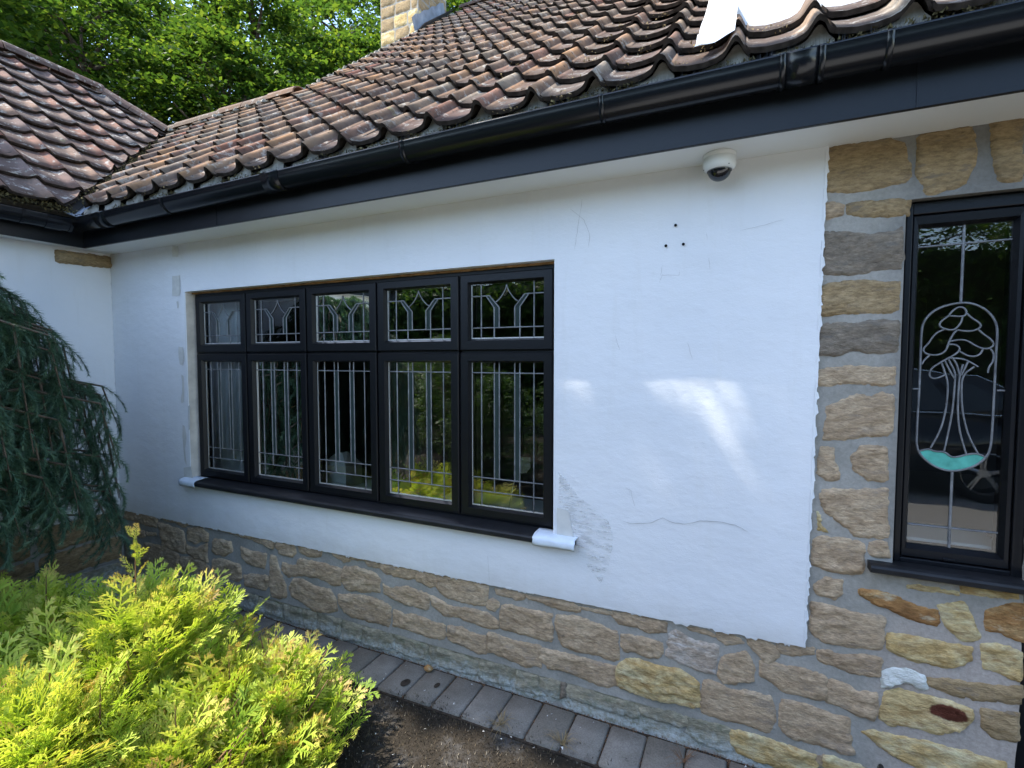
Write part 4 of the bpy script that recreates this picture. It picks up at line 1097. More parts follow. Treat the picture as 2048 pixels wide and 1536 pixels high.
roof = MB()
yl = YL
q = [main_pt(xv(Y0) - .1, 0, -.02), main_pt(6.8, 0, -.02), main_pt(6.8, S_LOW, -.02), main_pt(xv(yl) - .1, S_LOW, -.02)]
roof.add(q + [Vector((xv(yl) - .1, 3.0, 2.3)), Vector((6.8, 3.0, 2.3))], [(0, 1, 2, 3), (3, 2, 5, 4)])
q = [main_pt(VERGE + .02, S_LOW, -.02), main_pt(4.2, S_LOW, -.02), main_pt(4.2, S_HIGH, -.02), main_pt(VERGE + .02, S_HIGH, -.02)]
roof.add(q + [Vector((VERGE + .02, 8.6, 2.5)), Vector((4.2, 8.6, 2.5))], [(0, 1, 2, 3), (3, 2, 5, 4), (0, 3, 4)])
roof_o = roof.build('roof', M['underlay'], house); tag(roof_o, 'long slope of sunlit clay pantiles above the gutter')
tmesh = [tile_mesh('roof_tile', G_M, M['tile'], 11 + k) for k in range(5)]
rest_v = []; rest_f = []
def cut_mesh(me, Mx, planes):
    bm = bmesh.new(); bm.from_mesh(me); bm.transform(Mx)
    for co, no in planes:
        bmesh.ops.bisect_plane(bm, geom=bm.verts[:] + bm.edges[:] + bm.faces[:], plane_co=co, plane_no=no, clear_outer=True)
    if len(bm.faces) < 3: bm.free(); return None
    bm.transform(Mx.inverted()); m2 = bpy.data.meshes.new('roof_tile'); bm.to_mesh(m2); bm.free(); [m2.materials.append(q) for q in me.materials] if not m2.materials else None
    return m2
# valley plane (vertical plane through the valley line), gap for the lead
va, vb = Vector((xv(Y0), Y0, 0)), Vector((xv(1.5), 1.5, 0)); vd = (vb - va).normalized(); vn = Vector((vd.y, -vd.x, 0))
if vn.x < 0: vn = -vn          # points to the main-roof side (+x)
count = 0
spare = []; cand = []
for k in range(-3, 30):
    xc = 4.4 - .2335 * k; x0 = xc - .865 * W_T
    for n in range(0, 30):
        s = n * G_M
        c = main_pt(x0 + .5 * W_T, s + .1, .02)
        if x0 > 4.0 and c.y > -.03: continue
        if x0 + .3 * W_T < VERGE and s > S_LOW - .06: continue
        if s > S_HIGH - .05: continue
        dv = (Vector((c.x, c.y, 0)) - va).dot(vn) - .055
        if dv < -.14: continue
        jit = Matrix.Rotation(random.uniform(-.012, .012), 4, 'Z') @ Matrix.Rotation(random.uniform(-.012, .012), 4, 'X')
        Mx = Matrix.Translation(main_pt(x0 + random.uniform(-.004, .004), s - .012 + random.uniform(-.006, .006), random.uniform(-.001, .003))) @ MAIN.to_4x4() @ jit
        me = tmesh[(k * 7 + n * 3 + (k * n) % 5) % 5]; planes = []
        if dv < .2: planes.append((va + vn * .055, -vn))
        if x0 < 4.09 < x0 + W_T * 1.06 and c.y > -.03: planes.append((Vector((4.09, 0, 0)), Vector((1, 0, 0))))
        if n * G_M + G_M > S_LOW - .03 and x0 + .3 * W_T < VERGE: planes.append((main_pt(0, S_LOW - .01), Vector((0, math.cos(AL), math.sin(AL)))))
        if planes:
            me = cut_mesh(me, Mx, planes)
            if me is None: continue
        cand.append(((c - CAMV).length + (0 if in_frame(c) else 1000), len(cand), me, Mx))
cand.sort(key=lambda q: q[:2])
for dd, _, me, Mx in cand:
    if dd < 900 and count < 300: put('roof_tile', me, roof_o, Mx); count += 1
    else: spare.append((me, Mx))
def join_spare(name, items, parent, mat):
    V = []; F = []; A = []; MI = []
    for me, Mx in items:
        n = len(V); V += [Mx @ v.co for v in me.vertices]; F += [tuple(i + n for i in p.vertices) for p in me.polygons]
        A += [q.value for q in me.attributes['across'].data]; MI += [p.material_index for p in me.polygons]
    if not V: return
    m2 = mesh_from(name, V, F, [mat, M['tile_butt']]); m2.attributes.new('across', 'FLOAT', 'POINT').data.foreach_set('value', A)
    m2.polygons.foreach_set('material_index', MI); m2.polygons.foreach_set('use_smooth', [q == 0 for q in MI])
    o = link(bpy.data.objects.new(name, m2), parent); o['kind'] = 'stuff'; return o
join_spare('roof_tiles_beyond', spare, roof_o, M['tile_far'])
print('main tiles', count, 'spare', len(spare))
# mortar fillets and comb filler under the eaves tiles
def rock(c, r, seed, sq=(1, 1, 1), sub=2):
    bm = bmesh.new(); bmesh.ops.create_icosphere(bm, subdivisions=sub, radius=1.0)
    V = [];
    for v in bm.verts:
        d = 1 + .35 * nz(v.co.x + seed, v.co.y, v.co.z, 1.6)
        V.append((c[0] + v.co.x * r * sq[0] * d, c[1] + v.co.y * r * sq[1] * d, c[2] + v.co.z * r * sq[2] * d))
    F = [tuple(x.index for x in f.verts) for f in bm.faces]; bm.free(); return V, F
for k in range(-3, 18):
    xc = 4.4 - .2335 * k
    if xc < .3: continue
    x0 = xc - .865 * W_T; V = []; F = []
    us = [(.30, -.002), (.52, .004), (.64, .010), (.71, .018), (.77, .036), (.81, .050), (.85, .057), (.89, .055), (.93, .042), (.97, .022), (1.03, .006)]
    for (u, h) in us:
        yy = Y0 + .002 + .004 * nz(u, k, 0, 9)
        V += [(x0 + u * W_T, yy - .004, 2.53), (x0 + u * W_T, yy + .004 * nz(u, k, 3, 7), Z0 + h + .002), (x0 + u * W_T, yy + .05, Z0 + h + .035)]
    for i in range(len(us) - 1):
        for j in range(2): F.append((3 * i + j, 3 * i + 3 + j, 3 * i + 4 + j, 3 * i + 1 + j))
    MB().add(V, F).build('mortar_fillet', M['tile_edge'], roof_o)
bv = []; bt = []
for i in range(2600):
    xx = random.uniform(.3, 5.2); z0 = gz(xx) - .012; h = random.uniform(.02, .075); yy = -.31 + random.uniform(-.016, .012); w = .0011
    dx = random.uniform(-.006, .006); dy = random.uniform(-.006, .006); n = len(bv)
    bv += [(xx - w, yy, z0), (xx + w, yy, z0), (xx + dx, yy + dy, z0 + h)]; bt.append((n, n + 1, n + 2))
o = link(bpy.data.objects.new('eaves_comb_filler', tri_mesh('eaves_comb_filler', bv, bt, M['bristle'])), roof_o); o['kind'] = 'stuff'
bv = []; bt = []
for i in range(11000):
    xx = random.uniform(.25, 5.2)
    if nz(xx, 0, 0, 3.1) < -.05 and random.random() < .8: continue
    yy = random.uniform(-.335, -.285); zz = gz(xx) + random.uniform(-.01, .034) * (1 + 1.2 * max(0, nz(xx, 0, 0, 3.1))); n = len(bv); r = random.uniform(.003, .010)
    a = [np.array((xx, yy, zz)) + rng.uniform(-r, r, 3) for _ in range(3)]
    bv += [tuple(q) for q in a]; bt.append((n, n + 1, n + 2))
o = link(bpy.data.objects.new('eaves_moss', tri_mesh('eaves_moss', bv, bt, M['moss'])), roof_o); o['kind'] = 'stuff'
# dry moss and litter lying in the pans
bv = []; bt = []
for i in range(420):
    kx = random.randint(0, 16); xx = 4.4 - .2335 * kx - .865 * W_T + random.uniform(.1, .45) * W_T; s = random.uniform(.1, 2.6) if xx < 3.3 else random.uniform(.05, 1.4)
    if random.random() > .25 + .75 * (xx / 4.2) ** 2: continue
    c = main_pt(xx, int(s / G_M) * G_M + random.uniform(-.02, .03), .02)
    for q in range(random.randint(8, 26)):
        a = np.array(c) + rng.normal(0, .012, 3) * np.array((1.5, 1, .5)); n = len(bv); r = random.uniform(.003, .008)
        for _ in range(3): bv.append(tuple(a + rng.uniform(-r, r, 3)))
        bt.append((n, n + 1, n + 2))
o = link(bpy.data.objects.new('roof_moss', tri_mesh('roof_moss', bv, bt, M['drygrass'])), roof_o); o['kind'] = 'stuff'

def ridge_run(a, b, n, r, parent, mat, name='ridge_tile'):
    a = Vector(a); b = Vector(b); d = (b - a).normalized(); side = d.cross(Vector((0, 0, 1))).normalized(); up = side.cross(d)
    L = (b - a).length / n
    for i in range(n):
        V = []; F = []; k = 9; p0 = a + d * (i * L); rr = r * random.uniform(.96, 1.05)
        for e, t in enumerate((0, L * .98)):
            q = rr * (1.04 if e == 0 else .98)
            for rad in (q, q - .014):
                for j in range(k):
                    an = math.pi * j / (k - 1); V.append(p0 + d * t + side * math.cos(an) * rad + up * (math.sin(an) * rad * .85 - .03))
        for j in range(k - 1):
            F += [(j, j + 1, 2 * k + j + 1, 2 * k + j), (k + j + 1, k + j, 3 * k + j, 3 * k + j + 1), (j + 1, j, k + j, k + j + 1), (2 * k + j, 2 * k + j + 1, 3 * k + j + 1, 3 * k + j)]
        MB().add(V, F).build(name, mat, parent)
zr = main_pt(0, S_LOW).z
ridge_run((xv(YL) - .15, YL, zr + .045), (VERGE + .25, YL, zr + .045), 6, .11, roof_o, M['tile'])
zh = main_pt(0, S_HIGH).z
ridge_run((VERGE + .15, YH, zh + .045), (4.1, YH, zh + .045), 10, .11, roof_o, M['tile'])
# verge mortar at the left end of the upper slope
vm = MB()
for i in range(44):
    s = S_LOW + .05 + i * .1
    if s > S_HIGH: break
    c = main_pt(VERGE + .01, s, .012); vm.add(*rock(c, .05, i * 1.7, (1.0, 1.2, .6), 1))
vm.build('verge_mortar', M['tile_edge'], roof_o)
rm = MB()
for i in range(26):
    x = xv(YL) - .1 + i * .08
    if x > VERGE: break
    rm.add(*rock((x, YL - .06 + random.uniform(-.02, .02), zr + .01), .045, i * 2.3, (1.2, 1, .6), 1))
rm.build('ridge_mortar', M['tile_edge'], roof_o)
# valley lead
V = []; F = []; n = 16
for i in range(n + 1):
    y = Y0 - .02 + (1.55 - Y0) * i / n; x = xv(y); z = Z0 + (y - Y0) * math.tan(AL)
    for w, dz in ((-.16, .13), (-.05, .03), (0, .006), (.05, .03), (.16, .13)):
        V.append((x + vn.x * w, y + vn.y * w, z + dz * .72 - .035 + .004 * nz(i, w * 9, 0, 1.3)))
for i in range(n):
    for j in range(4): F.append((5 * i + j, 5 * i + j + 1, 5 * i + 6 + j, 5 * i + 5 + j))
MB().add(V, F).build('valley_lead', M['flash'], house)

# wing roof
wr = MB()
def wing_y_limit(x):
    yv = ((XW0 - x) * math.tan(AW) - (Z0 - ZW0)) / math.tan(AL) + Y0
    return min(yv, .97 + (x - XR) * .90)
pts = [wing_pt(-3.0, 0, -.02), wing_pt(wing_y_limit(XW0) - .02, 0, -.02)]
for s in np.linspace(.1, S_WR, 14):
    x = XW0 - s * math.cos(AW); pts.append(wing_pt(wing_y_limit(x) - .02, s, -.02))
pts.append(wing_pt(-3.0, S_WR, -.02)); n = len(pts)
wr.add(pts + [Vector((-4.3, -3.0, 2.56)), Vector((-4.3, 3.0, 2.56))], [tuple(range(n)), (n - 1, n, n + 1, n - 2)])
wroof = wr.build('wing_roof', M['underlay'], house); tag(wroof, 'weathered hipped pantile roof over the wing')
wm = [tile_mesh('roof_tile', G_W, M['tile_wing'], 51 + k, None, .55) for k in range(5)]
spare = []; count = 0
for k in range(0, 20):
    y0 = 1.45 - .234 * k
    for n in range(0, 12):
        s = n * G_W
        if s > S_WR - .06: continue
        c = wing_pt(y0 + .5 * W_T, s + .12, .02); lim = wing_y_limit(c.x)
        if y0 > lim + .02 or c.y < -3: continue
        Mx = Matrix.Translation(wing_pt(y0 + random.uniform(-.005, .005), s - .012 + random.uniform(-.008, .008), random.uniform(-.001, .003))) @ WINGM.to_4x4() @ Matrix.Rotation(random.uniform(-.018, .018), 4, 'Z') @ Matrix.Rotation(random.uniform(-.014, .014), 4, 'X')
        me = wm[(k * 3 + n * 7 + k * n) % 5]; planes = []
        if y0 + .3 > lim:
            if c.x > -1.58: planes.append((va - vn * .05, vn))
            else: planes.append((Vector((XR, .95, 0)), Vector((-.67, .74, 0))))
        if s + G_W + .075 > S_WR: planes.append((wing_pt(0, S_WR - .01), Vector((-math.cos(AW), 0, math.sin(AW)))))
        if planes:
            me = cut_mesh(me, Mx, planes)
            if me is None: continue
        if in_frame(c, 1.1): put('roof_tile', me, wroof, Mx); count += 1
        else: spare.append((me, Mx))
join_spare('roof_tiles_beyond', spare, wroof, M['tile_wing'])
print('wing tiles', count, 'spare', len(spare))
zw = wing_pt(0, S_WR).z
ridge_run((XR, -3.0, zw + .03), (XR, .98, zw + .03), 10, .11, wroof, M['tile_wing'])
ridge_run((XR - .01, .95, zw + .03), (-1.56, 1.39, wing_pt(0, (XW0 + 1.56) / math.cos(AW)).z + .05), 2, .10, wroof, M['tile_wing'], 'hip_tile')
bv = []; bt = []
for i in range(2600):
    t = random.random()
    if t < .45:
        yy = random.uniform(-1.0, -.33); c = np.array(wing_pt(yy, random.uniform(-.05, .02), .0))
    else:
        y = random.uniform(-.25, 1.15); x = xv(y) - vn.x * .06; c = np.array((x, y, Z0 + (y - Y0) * math.tan(AL) + .05))
    c = c + rng.normal(0, .014, 3); n = len(bv); r = random.uniform(.004, .011)
    for _ in range(3): bv.append(tuple(c + rng.uniform(-r, r, 3)))
    bt.append((n, n + 1, n + 2))
o = link(bpy.data.objects.new('eaves_moss', tri_mesh('eaves_moss', bv, bt, M['moss'])), wroof); o['kind'] = 'stuff'
ym = MB()
for i in range(7): ym.add(*rock((-1.66 + .05 * i, YL + .02 + random.uniform(-.03, .03), zr + .07 - .004 * i), .05, i, (1, 1, .7), 1))
ym.build('yellow_moss_cushion', M['lichen_moss'], roof_o)

# rendered gable that rises behind the eaves on the right, with its painted flashing
gw = MB(); gx = 4.11
gw.box(gx, 6.9, -.012, .25, 2.62, 6.2); gw.build('gable_wall', M['render'], house)
ck = MB(); ck.add([(gx + .002, .25, 2.6), (gx + .002, 3.4, 2.6), (gx + .002, 3.4, 6.2), (gx + .002, .25, 6.2)], [(0, 1, 2, 3)]); ck.build('gable_cheek', M['render'], house)
V = []; F = []; n = 30; m = 6
for i in range(n + 1):
    s = .06 + 2.2 * i / n
    for j in range(m + 1):
        x = 4.035 + (gx + .05 - 4.035) * j / m; V.append(main_pt(x, s, .062 + .02 * (j / m) ** 2 + .012 * nz(x, s, 0, 16) + .008 * nz(x, s, 4, 45)))
for i in range(n):
    for j in range(m): F.append((i * (m + 1) + j, i * (m + 1) + j + 1, (i + 1) * (m + 1) + j + 1, (i + 1) * (m + 1) + j))
MB().add(V, F).build('painted_flashing', M['whiteflash'], house)
# chimney
ch = MB(); ch.box(-.585, .06, 3.78, 4.5, 3.0, 9.6); cho = ch.build('chimney', M['mortar'], house)
z = 5.4; r = 0
while z < 9.4:
    h = random.uniform(.13, .19)
    for (face, a0, a1) in (('f', -.58, .055), ('r', 3.785, 4.495)):
        a = a0 + (.0 if r % 2 else -.0)
        while a < a1 - .03:
            w = min(random.uniform(.16, .30), a1 - a)
            if a1 - a - w < .08: w = a1 - a
            if face == 'f': mp = lambda p, q, o: (p, 3.78 - o, q)
            else: mp = lambda p, q, o: (.06 + o, p, q)
            P = [(a + .008, z + .008), (a + w - .008, z + .006), (a + w - .009, z + h - .008), (a + .007, z + h - .006)]
            if z < 8.0: put('stone', stone_mesh('stone', P, mp, M['stone_y' if random.random() < .35 else 'stone_o'], .02, 0, .035, z * 9 + a), cho)
            a += w
    z += h; r += 1
V = []; F = []
for i in range(9):
    s = (3.70 - Y0) / math.cos(AL) + i * .13
    V += [main_pt(.075, s, .03), main_pt(.10, s, .20 + .02 * (i % 2)), main_pt(.26, s, .10)]
for i in range(8): F += [(3 * i, 3 * i + 1, 3 * i + 4, 3 * i + 3), (3 * i, 3 * i + 3, 3 * i + 5, 3 * i + 2)]
MB().add(V, F).build('chimney_flashing', M['flash'], cho)
# ================================================================ THINGS
# security camera under the soffit
dc = empty('security_camera', (4.112, -.098, 2.3565)); tag(dc, 'white dome security camera with smoked glass fixed under the eaves', 'camera')
MB().lathe([(.0, 0), (.0575, 0), (.0585, -.004), (.0585, -.012), (.056, -.013), (.056, -.016), (.0575, -.018), (.0575, -.040), (.055, -.050), (.046, -.058), (.0435, -.059), (.0435, -.055), (0, -.055)], (0, 0, 0), 40).build('housing', M['white'], dc, smooth=True)
A = np.linspace(0, math.pi / 2, 10)
MB().lathe([(.0415 * math.cos(a), -.056 - .040 * math.sin(a)) for a in A], (0, 0, 0), 36).build('dome', M['smoked'], dc, smooth=True)
MB().lathe([(.0435, -.056), (.0435, -.0615), (.0415, -.0615)], (0, 0, 0), 36).build('dome_ring', M['grey'], dc, smooth=True)
for a in (-.9, 1.2, 3.3):
    MB().lathe([(0, .0), (.003, .0), (.003, -.002), (0, -.002)], (.0535 * math.cos(a), .0535 * math.sin(a), -.050), 8).build('screw', M['grey'], dc)

# protective paper taped round both sill ends
def wrap(name, x0, x1, label, seed):
    pr = [(.028, .8025), (.0, .8015), (-.03, .8005), (-.054, .797), (-.066, .789), (-.068, .778), (-.067, .764), (-.062, .752)]
    n = 14; V = []; F = []; k = len(pr)
    for i in range(n + 1):
        x = x0 + (x1 - x0) * i / n
        for j, (y, z) in enumerate(pr):
            e = .004 * nz(x, j * .6, seed, 14)
            hang = -.012 * abs(nz(x, 1, seed, 9)) if j == k - 1 else 0
            V.append((x + .006 * nz(j, i * .4, seed, 1.1), y - abs(e) * (j > 3), z + abs(e) * (j <= 3) + hang + .001))
    for i in range(n):
        for j in range(k - 1): F.append((i * k + j, i * k + j + 1, (i + 1) * k + j + 1, (i + 1) * k + j))
    o = MB().add(V, F).build(name, M['paper'], None, smooth=True)
    s = o.modifiers.new('thick', 'SOLIDIFY'); s.thickness = .0006
    return tag(o, label, 'paper', 'paper wrapped round the sill ends')
wrap('masking_paper', .792, .955, 'crumpled white paper wrapped over the far end of the window sill by the corner', 3.0)
wrap('masking_paper', 3.350, 3.552, 'crumpled white paper wrapped over the near end of the window sill', 8.0)

# things on the inside window board
bx = empty('cardboard_box', (1.95, .205, .822)); tag(bx, 'open white cardboard box standing inside behind the middle light', 'box')
MB().box(-.10, .10, -.06, .08, 0, .13).build('carton', M['card'], bx, bevel=.002)
MB().add([(-.10, -.06, .1305), (.10, -.06, .1305), (.02, -.0, .20), (-.02, .0, .20)], [(0, 1, 2, 3)]).build('flap', M['card'], bx)
MB().add([(.1005, -.06, .1305), (.1005, .08, .1305), (.03, .03, .205), (.02, 0, .20)], [(0, 1, 2, 3)]).build('flap', M['tan_card'], bx)
MB().box(.1008, .1025, -.06, .08, 0, .128).build('side_panel', M['tan_card'], bx)
MB().box(-.035, .015, -.0615, -.0602, .085, .10).build('hand_hole', M['grey'], bx)
bo = MB(); bo.lathe([(0, 0), (.04, 0), (.05, .01), (.055, .045), (.066, .048), (.066, .055), (.052, .055), (.047, .012), (0, .006)], (1.76, .19, .822), 28)
tag(bo.build('bowl', M['card'], smooth=True), 'small white bowl on the inside window board', 'bowl')
cl = MB(); cl.tube([(1.30, .28, .83), (1.292, .27, .90), (1.31, .26, .95), (1.33, .26, .96)], .006, 8)
tag(cl.build('wire_loop', M['card'], smooth=True), 'bent white wire loop standing in the first light beside the corner', 'wire')
tb = MB().box(2.34, 2.58, .15, .29, .8225, .862).build('tool_case', M['grey'], bevel=.012); tag(tb, 'flat grey tool case lying inside behind the fourth light', 'case')
kn = MB(); kn.tube([(2.62, .17, .835), (2.70, .16, .836), (2.74, .155, .834)], [.012, .014, .008], 8); tag(kn.build('utility_knife', M['lime'], smooth=True), 'lime green utility knife lying beside the tool case', 'knife')
tr = MB().box(2.60, 2.68, .24, .32, .8225, .845).build('wooden_block', M['timber'], bevel=.004); tag(tr, 'small brown wooden block behind the green knife', 'block')
br = empty('metal_bracket', (3.22, .14, 1.06)); tag(br, 'grey metal plate on a thin stay seen in the last light', 'bracket')
MB().prism([(-.045, .05), (.035, .05), (.035, .0), (.015, -.03), (-.02, -.035), (-.04, -.02)], 'y', -.001, .001).build('plate', M['steel'], br)
MB().tube([(-.04, 0, -.02), (-.09, .01, -.23)], .003, 6).build('stay', M['steel'], br)

cu = []; cf = []  # added sheet inside the glass, imitating the wing wall reflected there
n = 90
for i in range(n + 1):
    x = .55 + 1.13 * i / n; y = .150 + .014 * math.sin(i * .95) + .006 * math.sin(i * 2.3)
    cu += [(x, y, .83), (x, y + .004, 1.4), (x, y, 2.1)]
for i in range(n):
    for j in range(2): cf.append((3 * i + j, 3 * i + 3 + j, 3 * i + 4 + j, 3 * i + 1 + j))
M['reflect_grey'] = simple('grey_white_reflection', (.74, .74, .75), .9, .1)
tag(MB().add(cu, cf).build('reflection_sheet', M['reflect_grey'], smooth=True), 'pale grey sheet added inside the two lights nearest the corner, in place of a reflected wing wall', 'reflection_stand_in')

# cast-iron boot scraper by the pier
bs = empty('boot_scraper', (4.66, -.145, -.012)); tag(bs, 'black iron boot scraper with an oval top beside the stone pier', 'boot scraper')
MB().tube([(0, .022 * math.cos(a), .195 + .040 * math.sin(a)) for a in np.linspace(0, 2 * math.pi, 21)], .0075, 8, False).build('ring', M['iron'], bs, smooth=True)
MB().tube([(0, 0, 0), (0, 0, .158)], [.011, .008], 8).build('stem', M['iron'], bs, smooth=True)
MB().box(-.05, .05, -.05, .05, -.014, .004).build('foot', M['iron'], bs, bevel=.003)

# small litter on the path
V, F = rock((2.764, -.045, .004), .021, 3.3, (1.1, .8, .8)); tag(MB().add(V, F).build('pebble', M['stone_r'], smooth=True), 'rounded brown pebble against the base of the stone wall', 'pebble')
pp = MB().add([(1.06, -.045, -.008), (1.075, -.05, .03), (1.105, -.042, .062), (1.10, -.04, .02), (1.082, -.038, -.006)], [(0, 1, 2, 3, 4)]).build('paper_scrap', M['card'])
s = pp.modifiers.new('thick', 'SOLIDIFY'); s.thickness = .001
tag(pp, 'white scrap of paper standing against the wall by the corner slabs', 'paper')
for (a, b, r1, r2, lab) in ((2.716, -.175, .022, .030, 'larger dark oval stain on a grey paver'), (2.870, -.126, .013, .021, 'smaller dark oval stain on the next grey paver')):
    st = MB().add([(a + r1 * math.cos(t) * (1 + .2 * nz(t, a, 0)), b + r2 * math.sin(t), -.0068) for t in np.linspace(0, 6.283, 15)[:-1]], [tuple(range(14))]).build('stain', M['sand'])
    st.parent = path
bv = []; bt = []
for i in range(260):
    x = random.uniform(1.1, 4.6); y = random.uniform(-.9, -.02); n = len(bv); r = random.uniform(.003, .009); c = np.array((x, y, -.004))
    q = rng.uniform(-r, r, (3, 3)); q[:, 2] = np.abs(q[:, 2]) * .5
    for v in q: bv.append(tuple(c + v))
    bt.append((n, n + 1, n + 2))
tag(link(bpy.data.objects.new('plaster_flakes', tri_mesh('plaster_flakes', bv, bt, M['card']))), 'scattered tiny white flakes of plaster on the path', 'flakes', kind='stuff')
# dark debris in the joint along the wall foot
bv = []; bt = []
for i in range(5200):
    t = random.random()
    if t < .5: x = random.uniform(.9, 4.9); y = random.uniform(-.022, .004); z = -.018
    else:
        k = random.randint(-9, 15); x = 3.5505 - .159 * k + random.gauss(0, .0022); y = random.uniform(-.25, -.01); z = -.022
    n = len(bv); r = random.uniform(.002, .006); c = np.array((x, y, z))
    for _ in range(3): bv.append(tuple(c + rng.uniform(-r, r, 3)))
    bt.append((n, n + 1, n + 2))
tag(link(bpy.data.objects.new('joint_debris', tri_mesh('joint_debris', bv, bt, M['twig']))), 'reddish brown debris caught in the paving joints', 'debris', kind='stuff')
# moss and soil crumbs beyond the pavers
bv = []; bt = []
for i in range(60000):
    x = random.uniform(.8, 5.2); y = -.17 - random.random() ** 1.3 * 1.6
    edge = -.235 + .07 * nz(x, 0, 0, 4) + .03 * nz(x, 0, 2, 15)
    if x > 3.3: edge -= .08 * (x - 3.3)
    if y > edge and random.random() < .93: continue
    if fr(x, y, .4, 3.0, 4) > .22 and random.random() < .9: continue
    h = random.uniform(.004, .017); an = random.uniform(0, 6.283); w = random.uniform(.0012, .003); n = len(bv); z = -.034 if y < -.255 else -.016
    dx, dy = math.cos(an), math.sin(an); b = random.uniform(.2, 1.0) * h
    bv += [(x - dy * w, y + dx * w, z), (x + dy * w, y - dx * w, z), (x + dx * b, y + dy * b, z + h)]; bt.append((n, n + 1, n + 2))
M['mossbed'] = leaf_mat('brown_moss_bed', [(0, (.03, .024, .018)), (.5, (.07, .054, .036)), (.8, (.12, .092, .058)), (1, (.30, .26, .20))], .05, .9, None, .1)
tag(link(bpy.data.objects.new('moss', tri_mesh('moss', bv, bt, M['mossbed']))), 'dark brown moss and soil crumbs beside the pavers', 'moss', kind='stuff')
# dry grass tufts
for i, (gx, gy, nb, lab) in enumerate(((3.27, -.225, 42, 'dry straw tuft growing in a paver joint beside the moss'), (3.55, -.215, 34, 'straggly dry straw tuft further along the pavers'), (4.02, -.10, 22, 'small reddish dry tuft between the pavers near the wall foot'))):
    bv = []; bt = []
    for k in range(nb):
        an = random.uniform(0, 6.283); L = random.uniform(.04, .11); w = .0009; n = len(bv); c = np.array((gx + random.gauss(0, .006), gy + random.gauss(0, .006), -.016)); d = np.array((math.cos(an), math.sin(an), 0)); s = np.array((-d[1], d[0], 0))
        m = c + d * L * .5 + np.array((0, 0, .028 * random.random() + .008)); e = c + d * L + np.array((0, 0, random.uniform(-.0, .02)))
        bv += [tuple(c - s * w), tuple(c + s * w), tuple(m - s * w), tuple(m + s * w), tuple(e)]; bt += [(n, n + 1, n + 3), (n, n + 3, n + 2), (n + 2, n + 3, n + 4)]
    tag(link(bpy.data.objects.new('grass_tuft', tri_mesh('grass_tuft', bv, bt, M['drygrass' if i < 2 else 'twig']))), lab, 'grass tuft', 'dry tufts in the paving joints')

# ---------------------------------------------------------------- plants
def frame_from(axis, nrm):
    y = axis / np.linalg.norm(axis); z = nrm - y * (nrm @ y); z /= max(1e-6, np.linalg.norm(z)); x = np.cross(y, z)
    return np.stack([x, y, z], 1)
def spray_template(seed):
    r = random.Random(seed); V = []; T = []; A = []
    def rib(p, d, L, w, a0, a1, bend=0.0):
        d = np.array(d) / np.linalg.norm(d); s = np.array((d[1], -d[0], 0)); s = s / max(1e-6, np.linalg.norm(s))
        mid = p + d * L * .55 + np.array((0, 0, bend * L * .4)); e = p + d * L + np.array((0, 0, bend * L)); n = len(V)
        V.extend([p - s * w * .55, p + s * w * .55, mid - s * w * .62, mid + s * w * .62, e]); A.extend([a0, a0, (a0 + a1) / 2, (a0 + a1) / 2, a1])
        T.extend([(n, n + 1, n + 3), (n, n + 3, n + 2), (n + 2, n + 3, n + 4)])
        return lambda t: p + d * L * t + np.array((0, 0, bend * L * t * t))
    curve = r.uniform(-.25, .25)
    ax = lambda t: np.array((curve * t * t * .5, t, .10 * t * (1 - t)))
    for i in range(5):
        a, b = ax(i / 5), ax((i + 1) / 5); rib(a, b - a, np.linalg.norm(b - a) * 1.12, (.024 - .003 * i), .25 + .12 * i, .38 + .12 * i)
    nb = 12
    for i in range(nb):
        t = .10 + .86 * i / nb; sg = 1 if i % 2 else -1; p = ax(t); L = (.46 * (1 - t) ** .7 + .08) * r.uniform(.8, 1.15) * (.75 if t < .2 else 1)
        an = math.radians(r.uniform(36, 50)) * sg; d = np.array((math.sin(an), math.cos(an), r.uniform(-.12, .12)))
        at = rib(p, d, L, .021, .28 + .3 * t, .62 + .3 * t, r.uniform(-.25, .15))
        ns = 4 if L > .3 else (3 if L > .2 else (2 if L > .13 else 1))
        for j in range(ns):
            for sg2 in (-1, 1):
                if r.random() < .18: continue
                tt = (.25 + .6 * j / ns) + (.08 if sg2 > 0 else 0); an2 = an + math.radians(r.uniform(30, 44)) * sg2
                rib(at(tt), np.array((math.sin(an2), math.cos(an2), r.uniform(-.2, .2))), L * (.40 * (1 - tt) + .15), .019, .4 + .3 * t, .72 + .28 * t, r.uniform(-.2, .2))
    return np.array(V), np.array(T), np.array(A)
SPR = [spray_template(100 + k) for k in range(6)]
class Fol:
    def __init__(self): self.V = []; self.T = []; self.A = []; self.n = 0
    def place(self, tmpl, base, axis, nrm, scale, da=0.0):
        v, t, a = tmpl; R = frame_from(axis, nrm)
        self.V.append(base + (v * scale) @ R.T); self.T.append(t + self.n); self.A.append(np.clip(a + da, 0, 1)); self.n += len(v)
    def build(self, name, mat, parent):
        me = tri_mesh(name, np.concatenate(self.V), np.concatenate(self.T), mat)
        at = me.attributes.new('tip', 'FLOAT', 'POINT'); at.data.foreach_set('value', np.concatenate(self.A).astype(np.float32))
        return link(bpy.data.objects.new(name, me), parent)
LOBES = [(2.10, -1.05, .58, .40, 270), (1.60, -1.20, .54, .42, 220), (2.45, -1.00, .36, .34, 210), (2.70, -.93, .20, .24, 170),
         (2.30, -1.45, .50, .42, 250), (2.60, -1.25, .31, .32, 220), (1.92, -1.62, .58, .42, 200), (2.55, -.78, .16, .24, 120), (1.25, -1.45, .52, .38, 140), (2.70, -1.12, .18, .20, 90), (2.05, -.84, .28, .32, 150), (1.75, -.95, .30, .30, 110)]
